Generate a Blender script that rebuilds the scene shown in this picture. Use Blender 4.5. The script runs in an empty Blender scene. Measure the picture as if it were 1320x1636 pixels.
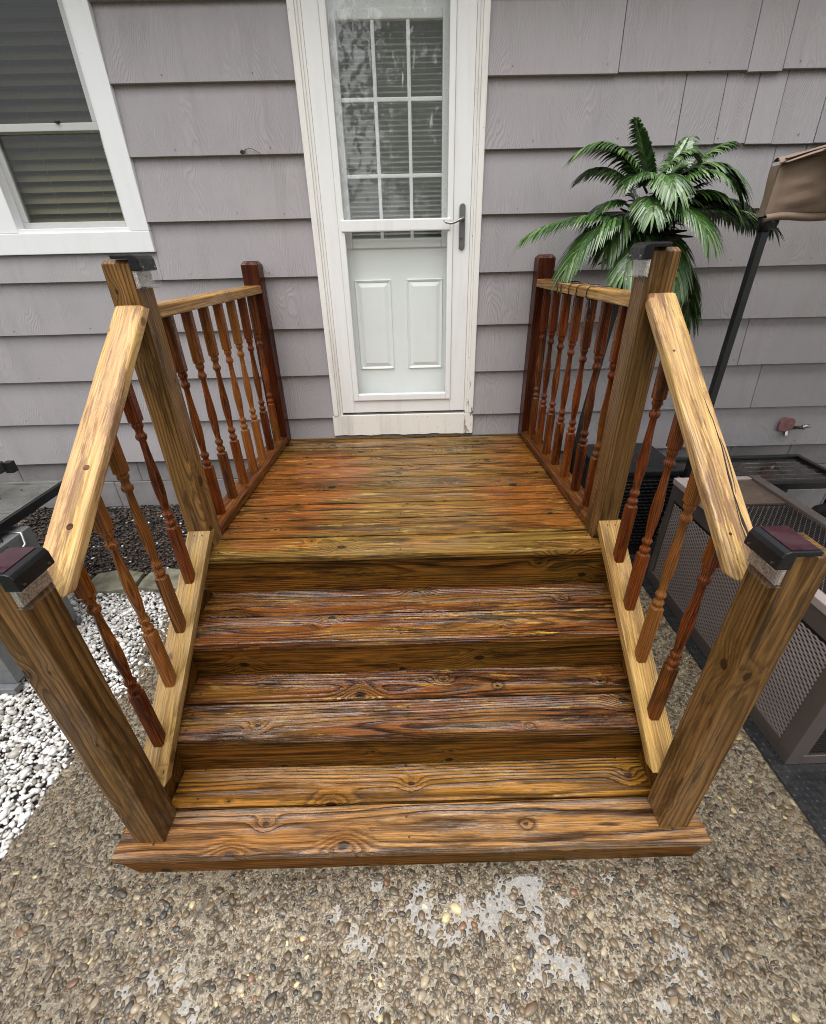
import bpy, bmesh, math, random
import numpy as np
from mathutils import Vector, Matrix

random.seed(7)
rng = np.random.default_rng(7)
sc = bpy.context.scene
COL = sc.collection
R = math.radians

# ------------------------------------------------------------------ camera
cam_d = bpy.data.cameras.new("camera")
cam = bpy.data.objects.new("camera", cam_d)
COL.objects.link(cam)
sc.camera = cam
CAM = Vector((0.0138, -2.7574, 1.6175))
yaw, pitch, roll = R(0.367), R(-29.88), R(-1.31)
f = Vector((math.sin(yaw)*math.cos(pitch), math.cos(yaw)*math.cos(pitch), math.sin(pitch)))
r = Vector((math.cos(yaw), -math.sin(yaw), 0))
u = r.cross(f)
r2 = r*math.cos(roll) + u*math.sin(roll)
u2 = u*math.cos(roll) - r*math.sin(roll)
M = Matrix((r2, u2, -f)).transposed().to_4x4()
M.translation = CAM
cam.matrix_world = M
cam_d.sensor_fit = 'HORIZONTAL'
cam_d.sensor_width = 36.0
cam_d.lens = 714.76*36.0/1320.0
cam_d.shift_x = -(665.06-660)/1320.0
cam_d.shift_y = (814.5-818)/1320.0
cam_d.clip_start = 0.05
cam_d.clip_end = 400.0

# ------------------------------------------------------------------ world, sun, exposure
SUN_EL, SUN_AZ = R(76), R(196)     # azimuth clockwise from +Y
w = bpy.data.worlds.new("World")
sc.world = w
w.use_nodes = True
wn = w.node_tree
bg = wn.nodes["Background"]
sky = wn.nodes.new("ShaderNodeTexSky")
sky.sky_type = 'NISHITA'
sky.sun_disc = False
sky.sun_elevation = SUN_EL
sky.sun_rotation = SUN_AZ
sky.air_density = 1.0
sky.dust_density = 4.0
sky.ozone_density = 1.0
hs = wn.nodes.new("ShaderNodeHueSaturation")
hs.inputs['Saturation'].default_value = 0.12
hs.inputs['Value'].default_value = 1.0
wn.links.new(sky.outputs[0], hs.inputs['Color'])
wn.links.new(hs.outputs[0], bg.inputs[0])
bg.inputs[1].default_value = 0.15
sun_d = bpy.data.lights.new("sun", 'SUN')
sun_d.energy = 1.0
sun_d.angle = R(88)
sun_d.color = (1.0, 0.97, 0.92)
sun = bpy.data.objects.new("sun", sun_d)
COL.objects.link(sun)
sdir = Vector((math.sin(SUN_AZ)*math.cos(SUN_EL), math.cos(SUN_AZ)*math.cos(SUN_EL), math.sin(SUN_EL)))
sun.rotation_euler = sdir.to_track_quat('Z', 'Y').to_euler()
sun.location = (0, -6, 12)
sc.view_settings.view_transform = 'Standard'
sc.view_settings.look = 'None'
sc.view_settings.gamma = 1.0
sc.view_settings.use_curve_mapping = False
sc.view_settings.exposure = 1.05
sc.render.engine = 'CYCLES'
sc.cycles.max_bounces = 8
sc.cycles.transparent_max_bounces = 12
sc.cycles.caustics_reflective = False
sc.cycles.caustics_refractive = False
sc.cycles.pixel_filter_type = 'BLACKMAN_HARRIS'
sc.cycles.filter_width = 1.0
sc.cycles.use_denoising = True
sc.cycles.denoiser = 'OPENIMAGEDENOISE'
sc.cycles.denoising_input_passes = 'RGB_ALBEDO_NORMAL'
sc.cycles.denoising_prefilter = 'ACCURATE'
sc.cycles.sample_clamp_indirect = 4.0

# ------------------------------------------------------------------ object helpers
WM = {}

def reg(o, mat4):
    WM[o.name] = mat4.copy()
    o.matrix_basis = mat4

def parent_to(o, p):
    if p is not None:
        o.parent = p
        o.matrix_basis = WM[p.name].inverted() @ WM[o.name]

def tag(o, label=None, cat=None, group=None, kind=None):
    if label: o["label"] = label
    if cat: o["category"] = cat
    if group: o["group"] = group
    if kind: o["kind"] = kind
    return o

def thing(name, loc, label, cat, group=None):
    o = bpy.data.objects.new(name, None)
    o.empty_display_size = 0.05
    COL.objects.link(o)
    reg(o, Matrix.Translation(loc))
    return tag(o, label, cat, group)

def link(name, me, mat, parent=None, mw=None, smooth=False, seed=None):
    o = bpy.data.objects.new(name, me)
    COL.objects.link(o)
    if mat is not None and len(me.materials) == 0:
        me.materials.append(mat)
    if smooth and len(me.polygons):
        me.polygons.foreach_set("use_smooth", [True]*len(me.polygons))
    reg(o, mw if mw is not None else Matrix.Identity(4))
    parent_to(o, parent)
    o["seed"] = random.random() if seed is None else seed
    return o

class MB:
    """collects simple shapes into one mesh"""
    def __init__(s): s.v = []; s.f = []
    def add(s, v, f):
        n = len(s.v)
        s.v += [tuple(p) for p in v]
        s.f += [tuple(i+n for i in q) for q in f]
    def box(s, x0, x1, y0, y1, z0, z1):
        s.add([(x0,y0,z0),(x1,y0,z0),(x1,y1,z0),(x0,y1,z0),(x0,y0,z1),(x1,y0,z1),(x1,y1,z1),(x0,y1,z1)],
              [(0,3,2,1),(4,5,6,7),(0,1,5,4),(1,2,6,5),(2,3,7,6),(3,0,4,7)])
    def tube(s, pts, rad, n=8, cap=True):
        pts = [Vector(p) for p in pts]
        rr = rad if isinstance(rad, (list, tuple)) else [rad]*len(pts)
        V = []; F = []
        up = Vector((0.13, 0.21, 0.97))
        for i, p in enumerate(pts):
            d = (pts[min(i+1, len(pts)-1)] - pts[max(i-1, 0)]).normalized()
            a = d.cross(up)
            if a.length < 1e-3: a = d.cross(Vector((1, 0, 0)))
            a.normalize(); b = d.cross(a)
            for k in range(n):
                t = 2*math.pi*k/n
                V.append(p + (a*math.cos(t) + b*math.sin(t))*rr[i])
        for i in range(len(pts)-1):
            for k in range(n):
                F.append((i*n+k, i*n+(k+1)%n, (i+1)*n+(k+1)%n, (i+1)*n+k))
        if cap:
            F.append(tuple(range(n))); F.append(tuple((len(pts)-1)*n+k for k in reversed(range(n))))
        s.add(V, F)
    def prism(s, poly, axis, a0, a1):
        """poly: list of 2d points; axis 'x': (y,z), 'y': (x,z), 'z': (x,y)"""
        n = len(poly)
        def P(q, a):
            return {'x': (a, q[0], q[1]), 'y': (q[0], a, q[1]), 'z': (q[0], q[1], a)}[axis]
        V = [P(q, a0) for q in poly] + [P(q, a1) for q in poly]
        F = [tuple(range(n)), tuple(range(2*n-1, n-1, -1))]
        for i in range(n):
            F.append((i, n+i, n+(i+1) % n, (i+1) % n))
        s.add(V, F)
    def mesh(s, name, bevel=0, seg=2):
        me = bpy.data.meshes.new(name)
        me.from_pydata(s.v, [], s.f)
        bm = bmesh.new(); bm.from_mesh(me)
        bmesh.ops.recalc_face_normals(bm, faces=bm.faces)
        if bevel:
            ed = [e for e in bm.edges if len(e.link_faces) == 2 and e.calc_face_angle(0) > 0.6]
            bmesh.ops.bevel(bm, geom=ed, offset=bevel, segments=seg, affect='EDGES', profile=0.6)
        bm.to_mesh(me); bm.free()
        return me
    def obj(s, name, mat, parent=None, bevel=0, seg=2, smooth=False, mw=None, seed=None):
        return link(name, s.mesh(name, bevel, seg), mat, parent, mw, smooth, seed)

def boxo(name, x0, x1, y0, y1, z0, z1, mat, parent, bevel=0.0, seg=2):
    """box whose object origin is its centre"""
    b = MB(); hx, hy, hz = (x1-x0)/2, (y1-y0)/2, (z1-z0)/2
    b.box(-hx, hx, -hy, hy, -hz, hz)
    return b.obj(name, mat, parent, bevel, seg, mw=Matrix.Translation(((x0+x1)/2, (y0+y1)/2, (z0+z1)/2)))

def board(name, c, xdir, ydir, L, W, T, mat, parent, bevel=0.004, seg=2, seed=None, wob=0.0):
    """timber: local X = grain (length L), local Y = width W, local Z = thickness T"""
    xd = Vector(xdir).normalized(); yd = Vector(ydir).normalized(); zd = xd.cross(yd).normalized(); yd = zd.cross(xd)
    m = Matrix((xd, yd, zd)).transposed().to_4x4(); m.translation = Vector(c)
    n = max(2, int(L/0.12)) if wob else 1
    V = []; F = []
    for i in range(n+1):
        x = -L/2 + L*i/n
        for (y, z) in ((-W/2, -T/2), (W/2, -T/2), (W/2, T/2), (-W/2, T/2)):
            V.append((x, y + random.uniform(-wob, wob), z + random.uniform(-wob, wob)))
    for i in range(n):
        for k in range(4):
            F.append((i*4+k, i*4+(k+1) % 4, (i+1)*4+(k+1) % 4, (i+1)*4+k))
    F.append((0, 1, 2, 3)); F.append(tuple(n*4+k for k in (3, 2, 1, 0)))
    b = MB(); b.add(V, F)
    o = b.obj(name, mat, parent, bevel, seg, mw=m, seed=seed)
    me = o.data
    me.polygons.foreach_set("use_smooth", [False]*len(me.polygons))
    return o

# ------------------------------------------------------------------ node helpers
class NT:
    def __init__(s, name):
        s.m = bpy.data.materials.new(name); s.m.use_nodes = True
        s.t = s.m.node_tree; s.n = s.t.nodes; s.l = s.t.links
        s.bsdf = s.n["Principled BSDF"]
        s.out = s.n["Material Output"]
    def new(s, k): return s.n.new(k)
    def set(s, sock, v):
        if isinstance(v, bpy.types.NodeSocket): s.l.new(v, sock)
        elif isinstance(v, (tuple, list)) and len(v) == 3 and sock.type == 'RGBA': sock.default_value = (*v, 1)
        else: sock.default_value = v
    def math(s, op, a, b=0.0, c=None, clamp=False):
        n = s.new("ShaderNodeMath"); n.operation = op; n.use_clamp = clamp
        s.set(n.inputs[0], a); s.set(n.inputs[1], b)
        if c is not None: s.set(n.inputs[2], c)
        return n.outputs[0]
    def mix(s, fac, a, b, mode='MIX'):
        n = s.new("ShaderNodeMix"); n.data_type = 'RGBA'; n.blend_type = mode
        s.set(n.inputs['Factor'], fac); s.set(n.inputs[6], a); s.set(n.inputs[7], b)
        return n.outputs[2]
    def noise(s, vec, scale, detail=3, rough=0.5, dist=0.0, dim='3D'):
        n = s.new("ShaderNodeTexNoise"); n.noise_dimensions = dim
        if vec is not None: s.set(n.inputs['Vector'], vec)
        n.inputs['Scale'].default_value = scale; n.inputs['Detail'].default_value = detail
        n.inputs['Roughness'].default_value = rough; n.inputs['Distortion'].default_value = dist
        return n.outputs['Fac']
    def mapv(s, vec, sc=(1, 1, 1), loc=(0, 0, 0)):
        n = s.new("ShaderNodeMapping"); s.set(n.inputs['Vector'], vec)
        s.set(n.inputs['Scale'], sc); s.set(n.inputs['Location'], loc)
        return n.outputs[0]
    def ss(s, x, a, b, o0=0.0, o1=1.0):
        n = s.new("ShaderNodeMapRange"); n.interpolation_type = 'SMOOTHSTEP'
        s.set(n.inputs[0], x); s.set(n.inputs[1], a); s.set(n.inputs[2], b); s.set(n.inputs[3], o0); s.set(n.inputs[4], o1)
        return n.outputs[0]
    def ramp(s, x, stops, interp='LINEAR'):
        n = s.new("ShaderNodeValToRGB"); s.set(n.inputs[0], x); e = n.color_ramp.elements
        n.color_ramp.interpolation = interp
        while len(e) < len(stops): e.new(0.5)
        for i, (p, c) in enumerate(stops):
            e[i].position = p; e[i].color = (*c, 1) if len(c) == 3 else c
        return n.outputs[0]
    def sep(s, v):
        n = s.new("ShaderNodeSeparateXYZ"); s.set(n.inputs[0], v); return n.outputs
    def comb(s, x, y, z):
        n = s.new("ShaderNodeCombineXYZ"); s.set(n.inputs[0], x); s.set(n.inputs[1], y); s.set(n.inputs[2], z); return n.outputs[0]
    def objco(s): return s.new("ShaderNodeTexCoord").outputs['Object']
    def pos(s): return s.new("ShaderNodeNewGeometry").outputs['Position']
    def attr(s, name, typ='OBJECT'):
        n = s.new("ShaderNodeAttribute"); n.attribute_type = typ; n.attribute_name = name; return n.outputs['Fac']
    def bump(s, h, strength=0.5, dist=0.01, prev=None):
        n = s.new("ShaderNodeBump"); n.inputs['Strength'].default_value = strength; n.inputs['Distance'].default_value = dist
        s.set(n.inputs['Height'], h)
        if prev is not None: s.set(n.inputs['Normal'], prev)
        return n.outputs[0]
    def fin(s, color=None, rough=None, normal=None, **kw):
        b = s.bsdf
        if color is not None: s.set(b.inputs['Base Color'], color)
        if rough is not None: s.set(b.inputs['Roughness'], rough)
        if normal is not None: s.set(b.inputs['Normal'], normal)
        for k, v in kw.items(): s.set(b.inputs[k.replace('_', ' ')], v)
        return s.m

def wood(name, early, late, patch=None, patch_amt=0.0, patch_scale=(1.5, 4.0), dark=(0.02, 0.012, 0.006), dark_amt=0.3,
         freq=130, ring_amt=0.8, rough=(0.25, 0.55), coat=0.4, bump=0.4, knots=0.5, world_patch=None, cracks=0.0, spec=0.16, fleck=0.0, fleck_col=(0.50, 0.34, 0.09), coat_ior=1.5, streak=1.0, contrast=1.3, gain=1.5, vary=None, tvar=0.5, coat_bump=1.0):
    t = NT(name)
    seed = t.attr("seed")
    co = t.objco()
    sx = t.math('MULTIPLY', seed, 37.0)
    s2 = t.math('FRACT', t.math('MULTIPLY', seed, 17.31))
    s3 = t.math('FRACT', t.math('MULTIPLY', seed, 71.7))
    x, y, z = t.sep(co)[0:3]
    xx = t.math('ADD', x, sx)
    cy = t.math('MULTIPLY_ADD', s2, 0.09, -0.045)
    cz = t.math('MULTIPLY_ADD', s3, -0.06, -0.022)
    yy = t.math('SUBTRACT', y, cy); zz = t.math('SUBTRACT', z, cz)
    p = t.comb(xx, yy, zz)
    # knots in a (length, width) plane
    kx = t.math('MULTIPLY', xx, 3.1)
    ky = t.math('MULTIPLY', t.math('MULTIPLY_ADD', z, 0.83, yy), 8.5)
    vo = t.new("ShaderNodeTexVoronoi"); vo.voronoi_dimensions = '2D'
    t.set(vo.inputs['Vector'], t.comb(kx, ky, 0.0)); vo.inputs['Scale'].default_value = 1.0
    ps = t.sep(vo.outputs['Position'])
    dx = t.math('DIVIDE', t.math('SUBTRACT', kx, ps[0]), 3.1)
    dy = t.math('DIVIDE', t.math('SUBTRACT', ky, ps[1]), 8.5)
    dx = t.math('MULTIPLY', dx, 0.62)
    d = t.math('SQRT', t.math('ADD', t.math('MULTIPLY', dx, dx), t.math('MULTIPLY', dy, dy)))
    d = t.math('MULTIPLY_ADD', t.math('SUBTRACT', t.noise(p, 90, 2), 0.5), 0.008, d)
    vc = t.new("ShaderNodeSeparateColor"); t.set(vc.inputs[0], vo.outputs['Color'])
    on = t.math('GREATER_THAN', vc.outputs[0], 1.0 - knots)
    ksz = t.math('MULTIPLY_ADD', vc.outputs[1], 0.011, 0.004)
    g = t.math('DIVIDE', d, t.math('MULTIPLY', ksz, 3.0))
    warp = t.math('MULTIPLY', t.math('EXPONENT', t.math('MULTIPLY', t.math('MULTIPLY', g, g), -1.0)), t.math('MULTIPLY', on, t.math('MULTIPLY', ksz, 2.3)))
    kmask = t.math('MULTIPLY', t.ss(d, t.math('MULTIPLY', ksz, 0.7), t.math('MULTIPLY', ksz, 1.15), 1.0, 0.0), on)
    khalo = t.math('MULTIPLY', t.ss(d, ksz, t.math('MULTIPLY', ksz, 4.0), 1.0, 0.0), on)
    rr = t.math('SQRT', t.math('ADD', t.math('MULTIPLY', yy, yy), t.math('MULTIPLY', zz, zz)))
    n1 = t.noise(t.mapv(p, (0.9, 7, 7)), 1.0, 2, 0.4)
    n2 = t.noise(t.mapv(p, (2.6, 50, 50)), 1.0, 3, 0.55)
    rr = t.math('MULTIPLY_ADD', t.math('SUBTRACT', n1, 0.5), 0.06, rr)
    rr = t.math('MULTIPLY_ADD', t.math('SUBTRACT', n2, 0.5), 0.0042, rr)
    rr = t.math('ADD', rr, warp)
    fr = t.math('FRACT', t.math('MULTIPLY', rr, freq))
    ring = t.ramp(fr, [(0.0, (0.3,)*3), (0.06, (0.0,)*3), (0.42, (0.10,)*3), (0.66, (0.62,)*3), (0.88, (1.0,)*3), (1.0, (0.5,)*3)], 'LINEAR')
    rv = t.new("ShaderNodeRGBToBW"); t.set(rv.inputs[0], ring); ring = rv.outputs[0]
    rmod = t.ss(t.noise(t.mapv(p, (1.3, 12, 12)), 1.0, 2), 0.3, 0.7, 0.45, 1.0)
    fiber = t.noise(t.mapv(p, (9, 420, 420)), 1.0, 3, 0.6)
    ra = t.math('MULTIPLY', t.math('MULTIPLY', ring, ring_amt), rmod)
    c = t.mix(ra, early, late)
    if patch is not None:
        pn = t.noise(t.mapv(p, (patch_scale[0], patch_scale[1], patch_scale[1])), 1.0, 3, 0.55)
        pm = t.math('MULTIPLY', t.ss(pn, 0.44, 0.62), patch_amt)
        c = t.mix(pm, c, t.mix(t.math('MULTIPLY', ra, 0.55), patch, late))
    if world_patch is not None:
        wp = t.pos()
        for (col, ctr, rad, amt) in world_patch:
            v = t.mapv(wp, (1.0/rad[0], 1.0/rad[1], 0.0), (-ctr[0]/rad[0], -ctr[1]/rad[1], 0))
            ln = t.new("ShaderNodeVectorMath"); ln.operation = 'LENGTH'; t.set(ln.inputs[0], v)
            e = t.math('MULTIPLY_ADD', t.math('SUBTRACT', t.noise(t.mapv(p, (1.8, 20, 20)), 1.0, 5, 0.7), 0.5), 2.2, ln.outputs['Value'])
            e = t.math('MULTIPLY', t.ss(e, 0.82, 1.0, 1.0, 0.0), amt)
            c = t.mix(e, c, t.mix(t.math('MULTIPLY', ra, 0.6), col, late))
    dn = t.noise(t.mapv(p, (3.0, 24, 24), (5.2, 1.1, 0.3)), 1.0, 7, 0.72)
    c = t.mix(t.math('MULTIPLY', t.ss(dn, 0.49, 0.60), dark_amt), c, dark)
    if fleck:
        fk = t.noise(t.mapv(p, (5.0, 34, 34), (1.7, 8.1, 2.3)), 1.0, 7, 0.72)
        c = t.mix(t.math('MULTIPLY', t.ss(fk, 0.585, 0.625), fleck), c, t.mix(t.math('MULTIPLY', ring, 0.6), fleck_col, late))
    stk = t.noise(t.mapv(p, (6.0, 210, 210), (2, 7, 1)), 1.0, 4, 0.7)
    c = t.mix(t.ss(stk, 0.46, 0.60, 0.0, 0.72*streak), c, t.mix(0.75, c, dark))
    c = t.mix(t.ss(stk, 0.46, 0.36, 0.0, 0.55*streak), c, t.mix(0.6, c, (0.85, 0.72, 0.42), 'SOFT_LIGHT'))
    c = t.mix(t.ss(fiber, 0.40, 0.66, 0.0, 0.6*(0.4+0.6*streak)), c, t.mix(0.7, c, (0.0, 0.0, 0.0)))
    c = t.mix(t.math('MULTIPLY', khalo, 0.45), c, t.mix(0.6, late, patch if patch else early))
    c = t.mix(t.math('MULTIPLY', kmask, 0.85), c, t.mix(0.5, dark, late))
    if vary is not None:
        c = t.mix(t.ss(s3, 0.5, 0.8, 0.0, 0.42), c, t.mix(t.math('MULTIPLY', ra, 0.8), vary, late))
    gm = t.new("ShaderNodeGamma"); t.set(gm.inputs[0], c); gm.inputs[1].default_value = contrast
    c = t.mix(1.0, gm.outputs[0], (gain, gain, gain), 'MULTIPLY')
    tint = t.math('MULTIPLY_ADD', s2, tvar, 1.0-tvar/2)
    c = t.mix(1.0, c, t.comb(tint, tint, tint), 'MULTIPLY')
    h = t.math('ADD', ring, t.math('MULTIPLY_ADD', fiber, 0.4, t.math('MULTIPLY', stk, 0.9*streak)))
    if cracks:
        cn = t.noise(t.mapv(p, (2.2, 95, 95)), 1.0, 2, 0.5)
        cg = t.noise(t.mapv(p, (2.0, 9, 9), (3, 3, 3)), 1.0, 1)
        cm = t.math('MULTIPLY', t.ss(cn, 0.66, 0.71), t.ss(cg, 0.5, 0.62))
        c = t.mix(t.math('MULTIPLY', cm, cracks), c, (0.03, 0.014, 0.016))
        h = t.math('MULTIPLY_ADD', cm, -2.5, h)
    rn = t.noise(t.mapv(p, (4, 22, 22), (9, 2, 4)), 1.0, 3, 0.6)
    ro = t.ss(rn, 0.35, 0.65, rough[0], rough[1])
    nb = t.bump(h, bump, 0.0022)
    wet = t.noise(t.mapv(p, (1.6, 26, 26), (4, 4, 4)), 1.0, 4, 0.65)
    cw = t.math('MULTIPLY', t.ss(wet, 0.47, 0.56, 0.04, 1.0), coat)
    nb2 = t.bump(h, min(1.0, bump*1.2)*coat_bump, 0.0035)
    return t.fin(c, ro, nb, Coat_Weight=cw, Coat_Roughness=0.055, Coat_Normal=nb2, Coat_IOR=coat_ior, Specular_IOR_Level=spec)

# ------------------------------------------------------------------ materials
OR = (0.28, 0.108, 0.030)
m_deck = wood("deck_wood", (0.255, 0.142, 0.042), (0.018, 0.010, 0.004), (0.215, 0.150, 0.045), 0.7, (1.4, 9.0), (0.020, 0.014, 0.006), 0.55, freq=130, ring_amt=0.95, rough=(0.22, 0.5), coat=0.8, bump=0.35, coat_bump=0.35, knots=0.5, streak=0.4, contrast=1.35, gain=1.6, tvar=0.6, fleck=0.55, fleck_col=(0.44, 0.34, 0.13),
              world_patch=[(OR, (-0.52, -0.62), (0.33, 0.42), 0.7), (OR, (0.60, -0.9), (0.28, 0.26), 0.65), (OR, (-0.6, -1.05), (0.25, 0.22), 0.55),
                           (OR, (0.62, -0.35), (0.18, 0.3), 0.5)])
m_tread = wood("tread_wood", (0.25, 0.108, 0.032), (0.016, 0.007, 0.004), (0.32, 0.195, 0.056), 0.55, (1.6, 14.0), (0.014, 0.007, 0.004), 0.65, freq=130, ring_amt=0.95, rough=(0.12, 0.4), coat=1.0, bump=0.95, knots=0.55, streak=0.7, contrast=1.35, gain=1.55, fleck=0.8, coat_ior=1.58)
m_tread_gold = wood("bottom_tread_wood", (0.40, 0.215, 0.042), (0.036, 0.015, 0.005), (0.32, 0.155, 0.034), 0.5, (1.0, 8.0), (0.03, 0.014, 0.005), 0.5, freq=110, ring_amt=1.0, rough=(0.15, 0.45), coat=0.6, bump=0.8, knots=0.6, streak=0.65, fleck=0.5, fleck_col=(0.6, 0.38, 0.10), coat_ior=1.6)
m_tread_front = wood("front_tread_wood", (0.34, 0.200, 0.080), (0.036, 0.016, 0.008), (0.29, 0.145, 0.048), 0.5, (1.0, 7.0), (0.03, 0.016, 0.009), 0.4, freq=100, ring_amt=1.0, rough=(0.13, 0.4), coat=1.0, bump=1.0, knots=0.5, streak=0.8, contrast=1.35, gain=1.6, fleck=0.4, fleck_col=(0.5, 0.36, 0.20), coat_ior=1.55)
m_riser = wood("riser_wood", (0.205, 0.096, 0.022), (0.022, 0.010, 0.003), (0.15, 0.088, 0.020), 0.6, (1.4, 12.0), (0.012, 0.007, 0.003), 0.6, freq=125, ring_amt=1.0, rough=(0.35, 0.6), coat=0.0, bump=0.3, knots=0.6, spec=0.12, streak=0.7)
m_hand = wood("handrail_wood", (0.58, 0.415, 0.185), (0.29, 0.165, 0.062), (0.47, 0.31, 0.20), 0.55, (1.6, 18.0), (0.10, 0.042, 0.038), 0.55, freq=120, ring_amt=0.6, rough=(0.3, 0.6), coat=0.25, bump=0.22, knots=0.4, cracks=0.8, streak=0.35, contrast=1.25, gain=1.38)
m_plank = wood("stair_rail_wood", (0.47, 0.325, 0.135), (0.17, 0.095, 0.035), (0.33, 0.205, 0.075), 0.6, (1.3, 14.0), (0.13, 0.075, 0.035), 0.45, freq=150, ring_amt=0.7, rough=(0.3, 0.6), coat=0.25, bump=0.25, knots=0.25, streak=0.5, contrast=1.3, gain=1.3)
m_post = wood("post_wood", (0.215, 0.124, 0.050), (0.038, 0.018, 0.008), (0.145, 0.084, 0.028), 0.7, (1.6, 12.0), (0.024, 0.013, 0.006), 0.55, freq=95, ring_amt=0.85, rough=(0.25, 0.5), coat=0.3, bump=0.35, knots=0.62, cracks=0.3, streak=0.45, contrast=1.2, gain=1.5)
m_post_red = wood("red_post_wood", (0.125, 0.034, 0.011), (0.028, 0.008, 0.004), (0.085, 0.026, 0.009), 0.6, (1.2, 10.0), (0.012, 0.004, 0.003), 0.4, freq=110, rough=(0.22, 0.5), coat=0.4, bump=0.25, knots=0.3, streak=0.6)
m_bal = wood("baluster_wood", (0.20, 0.058, 0.012), (0.030, 0.009, 0.003), (0.22, 0.095, 0.022), 0.7, (3.0, 12.0), (0.016, 0.005, 0.002), 0.6, freq=190, ring_amt=0.95, rough=(0.2, 0.45), coat=0.3, bump=0.2, knots=0.0, streak=0.7, vary=(0.30, 0.16, 0.055))
m_brail = wood("platform_rail_wood", (0.23, 0.105, 0.032), (0.08, 0.033, 0.012), (0.17, 0.066, 0.02), 0.6, (1.6, 12.0), (0.035, 0.015, 0.006), 0.5, freq=120, rough=(0.25, 0.5), coat=0.35, bump=0.3, knots=0.3)
m_trail = wood("platform_top_rail_wood", (0.46, 0.30, 0.115), (0.20, 0.10, 0.035), (0.36, 0.19, 0.065), 0.5, (1.6, 14.0), (0.09, 0.045, 0.02), 0.35,
               freq=120, rough=(0.25, 0.55), coat=0.3, bump=0.25, knots=0.3, cracks=0.5, streak=0.5)
m_endgrain = wood("end_grain_wood", (0.40, 0.25, 0.10), (0.18, 0.09, 0.035), (0.34, 0.20, 0.09), 0.5, (9, 14.0), (0.09, 0.045, 0.02), 0.3, freq=160, knots=0, coat=0.1)

def plain(name, c, rough=0.5, metallic=0.0, var=0.12, vscale=8.0, bump=0.0, bscale=60.0, coat=0.0, spec=0.5):
    t = NT(name); co = t.objco()
    n = t.noise(co, vscale, 5, 0.6)
    k = t.ss(n, 0.25, 0.75, 1-var, 1+var)
    col = t.mix(1.0, c, t.comb(k, k, k), 'MULTIPLY')
    nb = t.bump(t.noise(co, bscale, 4, 0.6), bump, 0.002) if bump else None
    ro = t.ss(t.noise(co, vscale*2.3, 3), 0.3, 0.7, max(0.03, rough-0.08), min(1, rough+0.08))
    return t.fin(col, ro, nb, Metallic=metallic, Coat_Weight=coat, Specular_IOR_Level=spec)

# painted siding: vertical embossed cedar grain under grey-mauve paint
def siding():
    t = NT("siding_paint"); co = t.objco(); seed = t.attr("seed")
    x, y, z = t.sep(co)[0:3]
    sx = t.math('MULTIPLY_ADD', seed, 23.0, x)
    p = t.comb(sx, 0.0, t.math('MULTIPLY_ADD', seed, 11.0, z))
    w1 = t.noise(t.mapv(p, (4, 1, 1.6)), 1.0, 2, 0.45)
    w2 = t.noise(t.mapv(p, (16, 1, 4.5)), 1.0, 2, 0.5)
    rr = t.math('MULTIPLY_ADD', t.math('SUBTRACT', w1, 0.5), 0.30, sx)
    rr = t.math('MULTIPLY_ADD', t.math('SUBTRACT', w2, 0.5), 0.05, rr)
    fr = t.math('FRACT', t.math('MULTIPLY', rr, 95.0))
    ring = t.ss(t.math('ABSOLUTE', t.math('SUBTRACT', fr, 0.5)), 0.12, 0.45)
    fib = t.noise(t.mapv(p, (260, 1, 9)), 1.0, 3, 0.6)
    am = t.ss(t.noise(t.mapv(p, (3, 1, 3), (4, 0, 2)), 1.0, 2), 0.35, 0.65, 0.25, 1.0)
    h = t.math('MULTIPLY_ADD', t.math('MULTIPLY', ring, am), 0.8, t.math('MULTIPLY', fib, 0.6))
    base = t.mix(t.ss(t.noise(t.mapv(p, (1.6, 1, 3.5)), 1.0, 4, 0.6), 0.38, 0.66), (0.320, 0.302, 0.310), (0.336, 0.308, 0.319))
    k = t.math('MULTIPLY_ADD', seed, 0.10, 0.95)
    base = t.mix(1.0, base, t.comb(k, k, k), 'MULTIPLY')
    base = t.mix(t.math('MULTIPLY', t.ss(fib, 0.55, 0.8), 0.25), base, (0.12, 0.105, 0.11))
    base = t.mix(t.math('MULTIPLY', t.math('MULTIPLY', ring, am), 0.08), base, (0.12, 0.105, 0.11))
    wp = t.pos()
    dirt = t.ss(t.noise(wp, 55, 3, 0.7), 0.70, 0.76)
    base = t.mix(t.math('MULTIPLY', dirt, 0.55), base, (0.10, 0.085, 0.08))
    drip = t.ss(t.noise(t.mapv(wp, (9, 1, 0.8)), 1.0, 4, 0.65), 0.52, 0.75, 0, 0.22)
    base = t.mix(drip, base, (0.17, 0.155, 0.150))
    return t.fin(base, t.ss(fib, 0.3, 0.7, 0.42, 0.62), t.bump(h, 0.5, 0.003))
m_siding = siding()

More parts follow.
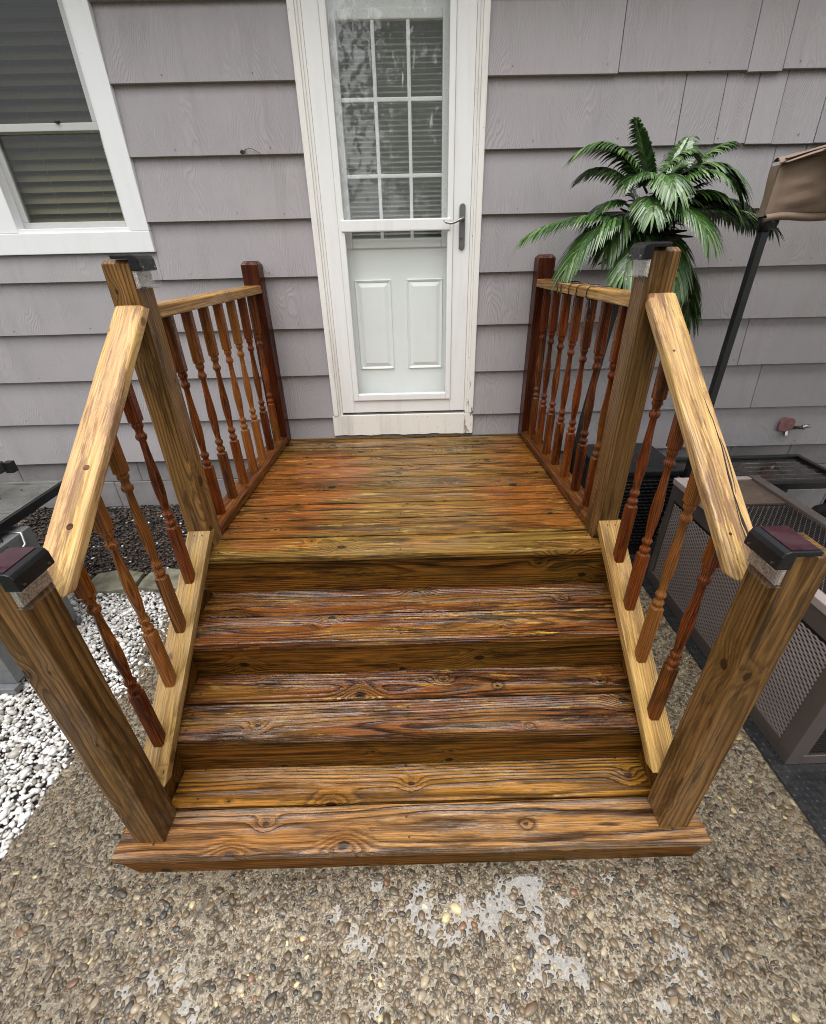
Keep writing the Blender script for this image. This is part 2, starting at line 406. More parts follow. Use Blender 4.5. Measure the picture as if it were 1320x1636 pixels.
def white_paint(name, c, dirt=0.3, peel=0.0, rough=0.4):
    t = NT(name); wp = t.pos(); x, y, z = t.sep(wp)[0:3]
    n = t.noise(t.mapv(wp, (14, 14, 1.6)), 1.0, 5, 0.65)
    col = t.mix(t.ss(n, 0.48, 0.75, 0, dirt), c, (0.42, 0.38, 0.33))
    sp = t.ss(t.noise(wp, 85, 2, 0.6), 0.70, 0.74)
    col = t.mix(t.math('MULTIPLY', sp, 0.6*min(1, dirt*2)), col, (0.10, 0.08, 0.06))
    h = t.noise(t.mapv(wp, (60, 60, 18)), 1.0, 4, 0.6)
    if peel:
        pn = t.noise(t.mapv(wp, (38, 38, 9)), 1.0, 5, 0.7)
        low = t.ss(z, 0.66, 1.15, 0.22, 0.0)
        side = t.ss(x, 0.30, 0.375, 0.0, 1.0)
        th = t.math('SUBTRACT', 0.73, t.math('MULTIPLY', low, t.math('MULTIPLY_ADD', side, 0.75, 0.15)))
        pm = t.math('MULTIPLY', t.ss(t.math('SUBTRACT', pn, th), 0.0, 0.025), peel)
        col = t.mix(pm, col, t.mix(t.noise(wp, 130, 2), (0.05, 0.028, 0.016), (0.26, 0.15, 0.08)))
        h = t.math('MULTIPLY_ADD', pm, -2.0, h)
    return t.fin(col, rough, t.bump(h, 0.14, 0.002))
m_white = white_paint("white_door_paint", (0.80, 0.80, 0.785), 0.16)
m_casing = white_paint("peeling_white_paint", (0.78, 0.765, 0.73), 0.5, 1.0, 0.5)
m_sillw = white_paint("weathered_sill_paint", (0.77, 0.745, 0.69), 0.55, 0.7, 0.6)
m_vinyl = white_paint("white_vinyl", (0.78, 0.79, 0.80), 0.10, 0.0, 0.35)
m_sash = white_paint("grey_sash_vinyl", (0.50, 0.50, 0.49), 0.22, 0.0, 0.4)
m_indoor = white_paint("inner_door_paint", (0.86, 0.875, 0.865), 0.08, 0.0, 0.35)
m_blind = plain("blind_slat_olive", (0.30, 0.27, 0.185), 0.5, 0, 0.06, 4)
m_mini = plain("mini_blind_white", (0.80, 0.81, 0.80), 0.5, 0, 0.06, 4)
m_dark = plain("dark_room", (0.05, 0.05, 0.05), 0.8)

def glass(name, tint=(1, 1, 1), specks=0.0, base_refl=1.0):
    t = NT(name)
    tr = t.new("ShaderNodeBsdfTransparent"); t.set(tr.inputs[0], tint)
    gl = t.new("ShaderNodeBsdfGlossy"); gl.inputs['Roughness'].default_value = 0.015
    lw = t.new("ShaderNodeLayerWeight"); lw.inputs['Blend'].default_value = 0.5
    fac = t.math('MULTIPLY', t.math('MULTIPLY_ADD', t.math('POWER', lw.outputs['Facing'], 5.0), 0.92, 0.045), base_refl, clamp=True)
    co = t.objco()
    bn = t.noise(co, 5.0, 2)
    t.set(gl.inputs['Normal'], t.bump(bn, 0.03, 0.02))
    mx = t.new("ShaderNodeMixShader"); t.set(mx.inputs[0], fac)
    t.l.new(tr.outputs[0], mx.inputs[1]); t.l.new(gl.outputs[0], mx.inputs[2])
    last = mx.outputs[0]
    if specks:
        df = t.new("ShaderNodeBsdfDiffuse"); t.set(df.inputs[0], (0.75, 0.78, 0.78))
        s1 = t.ss(t.noise(co, 150, 3, 0.7), 0.60, 0.72, 0.0, 0.5)
        s2 = t.ss(t.noise(co, 6, 3, 0.6), 0.35, 0.7, 0.15, 1.0)
        s3 = t.ss(t.noise(t.mapv(co, (30, 1, 4)), 1, 4, 0.7), 0.60, 0.8, 0, 0.35)
        fm = t.math('MULTIPLY', t.math('ADD', t.math('MULTIPLY', s1, s2), s3), specks, clamp=True)
        fm = t.math('ADD', fm, 0.03*specks)
        m2 = t.new("ShaderNodeMixShader"); t.set(m2.inputs[0], fm)
        t.l.new(last, m2.inputs[1]); t.l.new(df.outputs[0], m2.inputs[2]); last = m2.outputs[0]
    t.l.new(last, t.out.inputs[0]); t.n.remove(t.bsdf)
    return t.m
m_glass_win = glass("window_glass", (0.78, 0.79, 0.76), 0.05, 0.8)
m_glass_scr = glass("screened_glass", (0.60, 0.61, 0.59), 0.10, 0.9)
m_glass_up = glass("storm_glass_upper", (0.98, 0.985, 0.985), 1.35, 1.15)
m_glass_lo = glass("storm_glass_lower", (0.985, 0.995, 0.99), 0.0, 0.6)
m_lens = glass("clear_lens", (0.95, 0.95, 0.96), 0.15, 1.4)
m_steel = plain("brushed_nickel", (0.30, 0.29, 0.28), 0.3, 1.0)
m_gun = plain("gunmetal_plate", (0.20, 0.20, 0.20), 0.38, 0.7)
m_black = plain("black_plastic", (0.010, 0.010, 0.011), 0.25, 0, 0.2, 12, 0.1, spec=0.3)
m_blackm = plain("black_metal", (0.010, 0.010, 0.011), 0.35, 0, 0.3, 6, 0.1)
m_solar = plain("maroon_solar_cell", (0.038, 0.014, 0.020), 0.10, 0, 0.3, 30, coat=0.6)
m_liner = plain("textured_reflector", (0.55, 0.50, 0.46), 0.2, 0.7, 0.5, 220, 0.9, 240)
m_screw = plain("screw_head", (0.05, 0.035, 0.025), 0.5, 0.6)

m_nail = plain("weathered_nail", (0.16, 0.14, 0.135), 0.6)
# concrete matrix of the exposed aggregate
def painted_shade(t):  # contact shade at the step and sheenless sides, painted into the wet ground colour
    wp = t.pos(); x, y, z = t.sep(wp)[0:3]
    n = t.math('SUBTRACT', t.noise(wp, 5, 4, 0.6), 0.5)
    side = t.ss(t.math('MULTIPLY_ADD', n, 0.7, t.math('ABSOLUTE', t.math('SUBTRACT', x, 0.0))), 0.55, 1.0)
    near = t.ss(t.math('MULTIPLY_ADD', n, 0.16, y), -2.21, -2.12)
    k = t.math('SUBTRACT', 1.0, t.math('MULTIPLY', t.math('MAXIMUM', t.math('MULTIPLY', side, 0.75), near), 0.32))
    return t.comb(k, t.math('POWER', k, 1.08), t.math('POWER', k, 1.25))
def concrete():
    t = NT("aggregate_matrix"); wp = t.pos()
    n = t.noise(wp, 2.2, 4, 0.6); nf = t.noise(wp, 170, 4, 0.75); nm = t.noise(wp, 60, 3, 0.6)
    c = t.mix(t.ss(n, 0.35, 0.65), (0.165, 0.135, 0.095), (0.25, 0.212, 0.158))
    c = t.mix(t.ss(nf, 0.46, 0.66, 0, 0.9), c, (0.47, 0.42, 0.33))
    c = t.mix(t.ss(nm, 0.46, 0.62, 0, 0.85), c, (0.045, 0.033, 0.020))
    c = t.mix(1.0, c, painted_shade(t), 'MULTIPLY')
    return t.fin(c, t.ss(n, 0.35, 0.65, 0.22, 0.5), t.bump(nf, 0.9, 0.004), Coat_Weight=0.2, Coat_Roughness=0.15, Specular_IOR_Level=0.25)
m_conc = concrete()
PEB = [(0.0, (0.073, 0.050, 0.026)), (0.16, (0.139, 0.094, 0.052)), (0.30, (0.087, 0.066, 0.044)), (0.42, (0.178, 0.130, 0.077)), (0.55, (0.048, 0.038, 0.029)),
       (0.66, (0.119, 0.077, 0.041)), (0.76, (0.251, 0.197, 0.130)), (0.85, (0.029, 0.028, 0.029)), (0.92, (0.165, 0.079, 0.041)), (0.945, (0.343, 0.279, 0.186)), (0.985, (0.528, 0.432, 0.228))]
def pebble_mat(name, island):
    t = NT(name)
    if island: rnd = t.new("ShaderNodeNewGeometry").outputs['Random Per Island']
    else: rnd = t.new("ShaderNodeObjectInfo").outputs['Random']
    c = t.ramp(rnd, PEB, 'CONSTANT')
    wp = t.pos(); n = t.noise(wp, 130, 3, 0.6)
    c = t.mix(t.ss(n, 0.35, 0.7, 0, 0.35), c, (0.15, 0.12, 0.08))
    c = t.mix(1.0, c, painted_shade(t), 'MULTIPLY')
    return t.fin(c, t.ss(n, 0.3, 0.7, 0.18, 0.42), t.bump(n, 0.25, 0.002), Coat_Weight=0.6, Coat_Roughness=0.06, Specular_IOR_Level=0.2)
m_peb = pebble_mat("pebble_mix", True)
m_peb1 = pebble_mat("single_pebble", False)
def isl(name, stops, rough=0.6, coat=0.0):
    t = NT(name); rnd = t.new("ShaderNodeNewGeometry").outputs['Random Per Island']
    c = t.ramp(rnd, stops)
    n = t.noise(t.pos(), 90, 3)
    c = t.mix(t.ss(n, 0.4, 0.75, 0, 0.25), c, (0.35, 0.33, 0.30) if rough > 0.5 else (0.01, 0.01, 0.01))
    return t.fin(c, rough, t.bump(n, 0.3, 0.003), Coat_Weight=coat)
m_gravel = isl("white_marble_chips", [(0, (0.72, 0.72, 0.71)), (0.4, (0.62, 0.61, 0.59)), (0.7, (0.46, 0.44, 0.41)), (0.88, (0.28, 0.26, 0.22)), (1, (0.10, 0.085, 0.07))], 0.55, 0.1)
m_mulch = isl("dark_mulch", [(0, (0.014, 0.010, 0.008)), (0.6, (0.035, 0.022, 0.016)), (0.9, (0.07, 0.045, 0.032)), (1, (0.12, 0.09, 0.07))], 0.5, 0.15)
m_soil = plain("wet_soil", (0.022, 0.016, 0.012), 0.6, 0, 0.5, 30, 0.8, 80)
m_ground = plain("lawn_ground", (0.06, 0.075, 0.035), 0.9, 0, 0.4, 3, 0.5)
m_block = plain("painted_block", (0.235, 0.22, 0.222), 0.65, 0, 0.16, 9, 0.7, 90)
m_stone = plain("mossy_stone", (0.14, 0.135, 0.095), 0.55, 0, 0.5, 14, 0.9, 60, coat=0.2)

def water():
    t = NT("puddle_water")
    tr = t.new("ShaderNodeBsdfTransparent"); t.set(tr.inputs[0], (0.86, 0.84, 0.80))
    gl = t.new("ShaderNodeBsdfGlossy"); gl.inputs['Roughness'].default_value = 0.02
    lw = t.new("ShaderNodeLayerWeight"); lw.inputs['Blend'].default_value = 0.5
    t.set(gl.inputs['Normal'], t.bump(t.noise(t.pos(), 26, 2), 0.12, 0.004))
    mx = t.new("ShaderNodeMixShader"); t.set(mx.inputs[0], t.math('MULTIPLY_ADD', t.math('POWER', lw.outputs['Facing'], 4.0), 0.6, 0.19, clamp=True))
    t.l.new(tr.outputs[0], mx.inputs[1]); t.l.new(gl.outputs[0], mx.inputs[2])
    t.l.new(mx.outputs[0], t.out.inputs[0]); t.n.remove(t.bsdf)
    return t.m
m_water = water()

# ------------------------------------------------------------------ ground
def vnoise(x, y, seed=0):
    """smooth value noise on arrays"""
    r_ = np.random.default_rng(seed); G = r_.random((64, 64))
    xi = np.floor(x).astype(int); yi = np.floor(y).astype(int); fx = x-xi; fy = y-yi
    fx = fx*fx*(3-2*fx); fy = fy*fy*(3-2*fy)
    g = lambda a, b: G[a % 64, b % 64]
    return (g(xi, yi)*(1-fx)+g(xi+1, yi)*fx)*(1-fy) + (g(xi, yi+1)*(1-fx)+g(xi+1, yi+1)*fx)*fy
def mesh_np(name, V, F):
    me = bpy.data.meshes.new(name)
    V = np.asarray(V, np.float32); F = np.asarray(F, np.int32); k = F.shape[1]
    me.vertices.add(len(V)); me.vertices.foreach_set("co", V.ravel())
    me.loops.add(F.size); me.loops.foreach_set("vertex_index", F.ravel())
    me.polygons.add(len(F)); me.polygons.foreach_set("loop_start", np.arange(0, F.size, k, dtype=np.int32))
    me.polygons.foreach_set("loop_total", np.full(len(F), k, np.int32))
    me.update(calc_edges=True); me.validate()
    return me
def grid(xs, ys, zf):
    X, Y = np.meshgrid(xs, ys); Z = zf(X, Y)
    V = np.stack([X, Y, Z], -1).reshape(-1, 3); nx, ny = len(xs), len(ys)
    i = (np.arange(ny-1)[:, None]*nx + np.arange(nx-1)[None, :]).ravel()
    return V, np.stack([i, i+1, i+nx+1, i+nx], -1)

g = MB(); g.add([(-60, -60, -0.16), (60, -60, -0.16), (60, 60, -0.16), (-60, 60, -0.16)], [(0, 1, 2, 3)])
tag(g.obj("ground", m_ground), kind='structure')

GZ = -0.075      # top of the patio
PUD = [(-0.42, -2.26, 0.09), (-0.16, -2.22, 0.13), (0.06, -2.215, 0.15), (0.13, -2.25, 0.12), (0.43, -2.36, 0.10), (0.72, -2.41, 0.06), (0.2, -2.40, 0.13), (-0.05, -2.36, 0.12),
       (-0.62, -2.16, 0.07), (-0.75, -2.10, 0.05), (-0.3, -2.10, 0.2), (0.0, -2.10, 0.2), (0.3, -2.10, 0.2)]
def conc_z(X, Y):
    z = GZ + 0.0028*(vnoise(X*9+3, Y*9+50, 1)-0.5) + 0.0032*(vnoise(X*37+7, Y*37+90, 2)-0.5) + 0.0040*(vnoise(X*15+2, Y*15+70, 12)-0.5) + 0.002*(vnoise(X*3, Y*3+40, 3)-0.5)
    for (px, py, pr) in PUD:
        z = z - 0.0010*np.exp(-(((X-px)/pr)**2+((Y-py)/(pr*0.6))**2))
    return z
patio = thing("patio", (0, -2.4, GZ), None, None); tag(patio, kind='structure')
V, F = grid(np.arange(-1.36, 1.95, 0.0085), np.concatenate([np.arange(-2.95, -2.02, 0.0068), np.arange(-2.02, -0.2, 0.02)]), conc_z)  # fine grid
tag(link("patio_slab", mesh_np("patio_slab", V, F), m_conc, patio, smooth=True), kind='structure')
b = MB(); b.box(-1.36, 6, -9, -2.952, GZ-.05, GZ-0.001); b.box(1.952, 6, -2.95, -0.2, GZ-0.05, GZ-0.001)
tag(b.obj("patio_apron", m_conc, patio), kind='structure')
WZ = GZ - 0.0019
V, F = grid(np.arange(-0.95, 1.15, 0.05), np.arange(-2.70, -2.08, 0.05), lambda X, Y: X*0+WZ)
tag(link("puddle", mesh_np("puddle", V, F), m_water), kind='structure')

# pebble stuff
def ico(sub):
    bm = bmesh.new(); bmesh.ops.create_icosphere(bm, subdivisions=sub, radius=1.0)
    v = np.array([p.co[:] for p in bm.verts]); bm.verts.index_update()
    fcs = np.array([[q.index for q in p.verts] for p in bm.faces]); bm.free(); return v, fcs
I1v, I1f = ico(1); I2v, I2f = ico(2)
def scatter(name, pts, sizes, flat, mat, base, parent=None, jag=0.15, smooth=True, tilt=0.25, sink=0.0, el=(1.0, 1.7)):
    bv, bf = base; n = len(pts)
    N = rng.normal(0, jag, (n, len(bv), 1))
    if len(bv) > 12:    # lumpy but smooth
        D = rng.normal(0, 1, (n, 3, 3)); N = np.zeros((n, len(bv), 1))
        for k in range(3):
            N[..., 0] += jag*np.sin(2.2*(bv @ D[:, k].T).T + rng.random((n, 1))*6)
    L = bv[None]*(1+N)
    e = rng.uniform(*el, n)
    L = L*np.stack([sizes*e, sizes, sizes*rng.uniform(*flat, n)], -1)[:, None, :]
    a = rng.random(n)*2*np.pi; c, s = np.cos(a)[:, None], np.sin(a)[:, None]
    tx = rng.normal(0, tilt, n)[:, None]
    x, y, z = L[..., 0], L[..., 1], L[..., 2]
    y, z = y*np.cos(tx)-z*np.sin(tx), y*np.sin(tx)+z*np.cos(tx)
    x, y = x*c-y*s, x*s+y*c
    Vv = np.stack([x, y, z], -1) + pts[:, None, :]
    Ff = bf[None] + (np.arange(n)*len(bv))[:, None, None]
    return tag(link(name, mesh_np(name, Vv.reshape(-1, 3), Ff.reshape(-1, 3)), mat, parent, smooth=smooth), kind='stuff')

def jitter(x0, x1, y0, y1, st):
    X, Y = np.meshgrid(np.arange(x0, x1, st), np.arange(y0, y1, st))
    P_ = np.stack([X.ravel(), Y.ravel()], -1); return P_ + rng.uniform(-0.55*st, 0.55*st, P_.shape)
def on_patio(P_):
    x, y = P_[:, 0], P_[:, 1]
    k = (x > -1.36) & (x < 1.318)
    k &= ~((x > -0.93) & (x < 0.90) & (y > -2.09))
    return k
P_ = jitter(-1.36, 1.33, -2.70, -0.8, 0.0112); P_ = P_[on_patio(P_)]
keep = vnoise(P_[:, 0]*5, P_[:, 1]*5, 9)*0.5 + rng.random(len(P_))*0.75 > 0.30
P_ = P_[keep]
sz = np.clip(rng.lognormal(math.log(0.0037), 0.42, len(P_)), 0.0018, 0.0105)
zz_ = conc_z(P_[:, 0], P_[:, 1]) + sz*0.02
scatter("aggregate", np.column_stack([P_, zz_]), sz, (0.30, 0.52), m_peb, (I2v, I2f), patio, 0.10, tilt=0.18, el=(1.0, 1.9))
# the larger pebbles one can pick out
pm_ = []
for k in range(7):
    v = I2v*(1+0.10*np.sin(I2v @ rng.normal(0, 2, (3, 1)) + k)) * np.array([random.uniform(1.1, 1.7), 1.0, 0.5])
    me = mesh_np("pebble", v, I2f); me.polygons.foreach_set("use_smooth", [True]*len(me.polygons)); pm_.append(me)
cnt = 0
while cnt < 240:
    x, y = random.uniform(-1.05, 1.25), random.uniform(-2.60, -2.125)
    if y > -2.12 - 0.0: continue
    s = random.uniform(0.0065, 0.0118)*(1.0 if random.random() > 0.08 else 1.35)
    mw = Matrix.Translation((x, y, float(conc_z(np.array([x]), np.array([y]))[0]) + s*0.08)) @ Matrix.Rotation(random.uniform(0, 6.28), 4, 'Z') @ Matrix.Rotation(random.gauss(0, .15), 4, 'X') @ Matrix.Diagonal((s, s, s, 1))
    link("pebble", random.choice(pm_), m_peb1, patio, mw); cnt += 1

# white gravel bed, mulch bed, edging stones
def gz(X, Y): return GZ - 0.022 + 0.012*(vnoise(X*6+9, Y*6+60, 5)-0.5)
V, F = grid(np.arange(-3.4, -1.21, 0.03), np.arange(-2.9, -0.62, 0.03), lambda X, Y: gz(X, Y)-0.004)
bed = link("gravel_bed", mesh_np("gravel_bed", V, F), m_soil, smooth=True); tag(bed, kind='structure')
P_ = np.vstack([jitter(-2.2, -1.19, -2.6, -0.66, 0.0142) for _ in range(2)])
edge = -1.345 + 0.03*(vnoise(P_[:, 1]*7+20, P_[:, 1]*0+3, 6)-0.5) + 0.09*np.clip((P_[:, 1]+1.55)/0.25, 0, 1) + rng.normal(0, 0.010, len(P_))
P_ = P_[(P_[:, 0] < edge) & (rng.random(len(P_)) < 0.72)]
sz = np.clip(rng.lognormal(math.log(0.0074), 0.34, len(P_)), 0.0035, 0.018)
scatter("white_gravel", np.column_stack([P_, gz(P_[:, 0], P_[:, 1]) + rng.uniform(0.002, 0.024, len(P_))]), sz, (0.55, 0.95), m_gravel, (I1v, I1f), bed, 0.24, False, 0.7, el=(1.0, 1.6))
def mz(X, Y): return GZ - 0.01 + 0.20*np.clip((Y+0.52)/0.52, 0, 1) + 0.025*(vnoise(X*8+9, Y*8+60, 8)-0.5)
V, F = grid(np.arange(-3.4, -0.80, 0.03), np.arange(-0.54, 0.06, 0.03), mz)
mb_ = link("mulch_bed", mesh_np("mulch_bed", V, F), m_soil, smooth=True); tag(mb_, kind='structure')
P_ = jitter(-2.7, -0.82, -0.52, 0.0, 0.011); 
sz = np.clip(rng.lognormal(math.log(0.006), 0.4, len(P_)), 0.003, 0.016)
scatter("mulch", np.column_stack([P_, mz(P_[:, 0], P_[:, 1]) + rng.uniform(0, 0.012, len(P_))]), sz, (0.3, 0.6), m_mulch, (I1v, I1f), mb_, 0.2, False, 0.6, el=(1.5, 3.5))
P_ = jitter(-2.4, -0.9, -0.52, -0.1, 0.075); P_ = P_[rng.random(len(P_)) < 0.6]
scatter("stray_chips", np.column_stack([P_, mz(P_[:, 0], P_[:, 1]) + 0.012]), np.full(len(P_), 0.0075), (0.5, 0.9), m_gravel, (I1v, I1f), mb_, 0.16, False)
xs_ = -2.75
for k, wd in enumerate((0.42, 0.36, 0.30, 0.33, 0.34)):
    n = 10; poly = []
    for i in range(n):
        t_ = 2*math.pi*i/n; cx_, sy_ = math.cos(t_), math.sin(t_)
        q = max(abs(cx_), abs(sy_))**0.8
        poly.append((cx_/q*wd/2*random.uniform(0.93, 1.0), sy_/q*0.105*random.uniform(0.9, 1.02)))
    b = MB(); b.prism(poly, 'z', -0.04, 0.025)
    lab = ["flat edging stone farthest left behind the grill", "flat mossy edging stone behind the grill cabinet corner", "flat mossy edging stone at the left end of the visible row beyond the stairs",
           "flat mossy edging stone between mulch and white gravel", "flat edging stone beside the porch, partly behind the middle post"][k]
    o = b.obj("edging_stone", m_stone, None, 0.010, 2, mw=Matrix.Translation((xs_+wd/2, -0.605, GZ)))
    tag(o, lab, "edging stone", "edging stones between mulch and gravel"); xs_ += wd+0.012

# ------------------------------------------------------------------ house wall
house = thing("house", (0, 0.1, 0), "single storey house wall in grey mauve lap siding with white door and window", "house")
DX0, DX1, WX0, WX1, WZ0 = -0.470, 0.400, -2.72, -1.305, 1.648
b = MB()
b.box(-4.2, WX0+.03, 0.012, 0.10, 0.42, 2.95); b.box(WX0+.03, WX1-.03, 0.012, 0.10, 0.42, WZ0+.03); b.box(WX1-.03, DX0+.03, 0.012, 0.10, 0.42, 2.95)
b.box(WX0+.03, WX1-.03, 0.012, 0.10, 2.75, 2.95)
b.box(DX0+.03, DX1-.03, 0.012, 0.10, 0.42, 0.70); b.box(DX0+.03, DX1-.03, 0.012, 0.10, 2.72, 2.95); b.box(DX1-.03, 4.6, 0.012, 0.10, 0.42, 2.95)
b.obj("wall", m_dark, house)
SP, S0 = 0.2626, 0.7296
def plank(x0, x1, zb, ztop=None, dy=0.0):
    H = 0.285 if ztop is None else ztop-zb
    b = MB(); L = x1-x0; sg = max(1, int(L/0.3))
    top_y = -0.004 - (0.285-H)*0.05; V = []; F = []
    for i in range(sg+1):
        x = -L/2+L*i/sg; w_ = random.uniform(-0.0012, 0.0012); wy = random.uniform(-0.001, 0.001)
        V += [(x, -0.029+dy+wy, w_), (x, -0.004, w_), (x, 0.006, H), (x, top_y, H)]
    for i in range(sg):
        for k in range(4): F.append((i*4+k, i*4+(k+1) % 4, i*4+4+(k+1) % 4, i*4+4+k))
    F += [(0, 1, 2, 3), tuple(sg*4+k for k in (3, 2, 1, 0))]
    b.add(V, F)
    return b.obj("siding_plank", m_siding, house, 0.0012, 1, mw=Matrix.Translation(((x0+x1)/2, 0, zb)))
seams = {-1: [1.2, 1.9], 0: [0.993, 1.582, 1.742, 2.3], 1: [1.320, 1.508, 1.66, 1.79, 1.995, 2.4], 2: [1.835, 1.985, 2.5], 3: [2.3], 4: [1.9], 5: [1.98], 6: [2.15], 7: [1.7]}
planks = {}
for k in range(-1, 8):
    zb = S0+SP*(6-k); ztop = None
    if k == -1: ztop = 2.82
    e = [DX1] + seams[k] + [4.55]
    for i in range(len(e)-1):
        planks[(k, i)] = plank(e[i]+(0.0015 if i else 0), e[i+1]-0.0015, zb + (random.uniform(-0.0035, 0.0035) if i else 0), ztop, random.uniform(-0.0015, 0.0015))
    if k <= 3:
        zt = ztop
        plank(WX1, DX0, zb, zt)
        if k == 3:
            plank(-4.2, WX1-0.0015, zb, WZ0-0.001)
        elif zb > 1.7: plank(-4.2, WX0, zb, zt)
    else:
        plank(-4.2, DX0, zb)
plank(DX0+.001, DX1-.001, 0.43, 0.604)
# nail heads along the lower edge of the courses
s = MB()
for k in range(-1, 8):
    zb = S0+SP*(6-k)
    for (a, c) in ((-2.9 if k > 3 else WX1, DX0), (DX1, 3.2)):
        x = a+random.uniform(.08, .3)
        while x < c-0.05:
            z_ = zb+random.uniform(.022, .034); y_ = -0.0295+(z_-zb)*0.088
            s.tube([(x, y_+.002, z_), (x, y_-.0012, z_)], random.uniform(.0022, .0034), 7); x += random.uniform(.22, .55)
tag(s.obj("siding_nails", m_nail, house), kind='stuff')
# a curved split in the top right plank
c_ = [(1.262, 2.312), (1.268, 2.345), (1.285, 2.385), (1.315, 2.43), (1.345, 2.462), (1.385, 2.49)]
b = MB(); b.tube([(x, -0.0195+(z-2.305)*0.058, z) for x, z in c_], [0.0022, 0.0024, 0.002, 0.0018, 0.0014, 0.0005], 6)
b.obj("split", m_black, planks[(0, 1)])
# chipped notches at plank corners
for (x, z, k, i) in ((1.36, 2.307, 0, 1), (1.992, 2.05, 1, 4), (1.755, 1.79, 2, 0), (2.02, 2.20, 1, 5)):
    b = MB(); b.prism([(-0.010, 0), (0.004, -0.002), (0.008, 0.022), (0.001, 0.03), (-0.004, 0.012)], 'y', -0.0225, -0.0215)
    b.obj("chip", m_black, planks[(k, i)], mw=Matrix.Translation((x, 0, z)))
# block foundation in courses
for row, (z0, z1) in enumerate(((0.312, 0.468), (0.118, 0.309), (-0.12, 0.115))):
    x = -4.2 + (0.2 if row % 2 else 0)
    while x < 4.5:
        if not (DX0+0.35 < x < DX1-0.6) or True:
            boxo("foundation_block", x, x+0.394, 0.004, 0.12, z0, z1, m_block, house, 0.003, 1)
        x += 0.397
boxo("foundation_core", -4.2, 4.6, 0.014, 0.10, -0.08, 0.466, m_block, house)
# soffit, roof
boxo("soffit", -4.4, 4.8, -0.22, 0.10, 2.83, 2.85, m_white, house)
b = MB(); b.prism([(-0.26, 2.852), (-0.26, 2.93), (4.2, 4.75), (4.2, 2.852)], 'x', -4.4, 4.8)
b.obj("roof", plain("grey_shingle", (0.08, 0.078, 0.08), 0.9, 0, 0.3, 12), house)

# ---- window
win = thing("window_anchor", (0, 0, 0), None, None) if False else None
wb = MB()
wb.box(WX0, WX1, -0.034, 0.0, WZ0, 1.742); wb.box(-1.402, WX1, -0.033, 0.0, 1.742, 2.66); wb.box(WX0, WX1, -0.034, 0.0, 2.655, 2.75); wb.box(WX0, -2.64, -0.033, 0.0, 1.742, 2.655)
window = wb.obj("window", m_vinyl, house, 0.003, 2)
wb = MB()   # jamb liner between casing and sashes
wb.box(-2.64, -1.40, -0.022, 0.07, 1.715, 1.7615); wb.box(-1.418, -1.4025, -0.02, 0.07, 1.75, 2.65); wb.box(-2.085, -1.975, -0.026, 0.07, 1.745, 2.652)
wb.box(-2.638, -2.62, -0.02, 0.07, 1.75, 2.65)
wb.obj("jamb", m_vinyl, window, 0.002, 1)
def sash(x0, x1, z0, z1, y, fw, name, gm):
    s = MB(); y1 = y+0.028
    s.box(x0, x1, y, y1, z0, z0+fw); s.box(x0, x1, y, y1, z1-fw, z1); s.box(x0, x0+fw, y+.001, y1-.001, z0+fw, z1-fw); s.box(x1-fw, x1, y+.001, y1-.001, z0+fw, z1-fw)
    s.obj(name, m_sash, window, 0.003, 2)
    p = MB(); p.box(x0+fw-.004, x1-fw+.004, y+0.010, y+0.014, z0+fw-.004, z1-fw+.004)
    p.obj("pane", gm, window, mw=Matrix.Identity(4))
sash(-1.974, -1.419, 1.762, 2.178, 0.030, 0.030, "lower_sash", m_glass_win)
sash(-1.974, -1.419, 2.150, 2.640, -0.001, 0.030, "upper_sash", m_glass_scr)
sash(-2.62, -2.086, 1.762, 2.640, 0.015, 0.030, "side_sash", m_glass_win)
s = MB(); s.box(-1.62, -1.60, -0.012, 0.004, 2.178, 2.186); s.obj("sash_latch", m_black, window, 0.002)
boxo("room_back", -3.2, -0.9, 0.55, 0.57, 1.2, 3.0, m_dark, house)
blind = thing("window_blind", (-1.70, 0.10, 1.74), "closed olive beige horizontal slat blind behind the left window", "blind")
sl = MB(); Lb = 1.16; sl.add([(-Lb/2, -0.016, -0.019), (Lb/2, -0.016, -0.019), (Lb/2, 0.0, 0.002), (-Lb/2, 0.0, 0.002), (Lb/2, 0.016, 0.019), (-Lb/2, 0.016, 0.019)], [(0, 1, 2, 3), (3, 2, 4, 5)])
slm = sl.mesh("slat")
z = 1.76
while z < 2.72:
    link("slat", slm, m_blind, blind, Matrix.Translation((-2.0, 0.105, z+random.uniform(-.001, .001))) @ Matrix.Rotation(random.gauss(0, 0.02), 4, 'X')); z += 0.0455
for x in (-1.80, -1.55):
    s = MB(); s.tube([(x, 0.097, 1.74), (x, 0.097, 2.72)], 0.0012, 5); s.obj("ladder_cord", m_blind, blind)

# ---- door casing, storm door, inner door
cs = MB()
for (a, b_, c0, c1) in ((DX0, -0.440, -0.034, 0.0), (-0.440, -0.428, -0.027, 0.0), (-0.428, -0.413, -0.022, 0.0),
                        (0.372, DX1, -0.034, 0.0), (0.360, 0.372, -0.027, 0.0), (0.345, 0.360, -0.022, 0.0)):
    cs.box(a, b_, c0, 0.09, 0.742, 2.80)
casing = cs.obj("door_casing", m_casing, house, 0.003, 2)
sb = MB(); n = 26; poly = [(DX0-.012+.003, 0.742), (DX1+.003, 0.740)]
for i in range(n+1):
    poly.append((DX1+.003-(DX1-DX0+.012)*i/n, 0.610 + random.uniform(-0.005, 0.004)))
sb.prism(poly, 'y', -0.030, 0.05); sb.obj("kick_board", m_sillw, house, 0.0015, 1)
boxo("threshold", -0.428, 0.362, -0.012, 0.09, 0.7425, 0.752, m_gun, house)
sd = MB(); X0, X1, GX0, GX1 = -0.412, 0.344, -0.305, 0.226
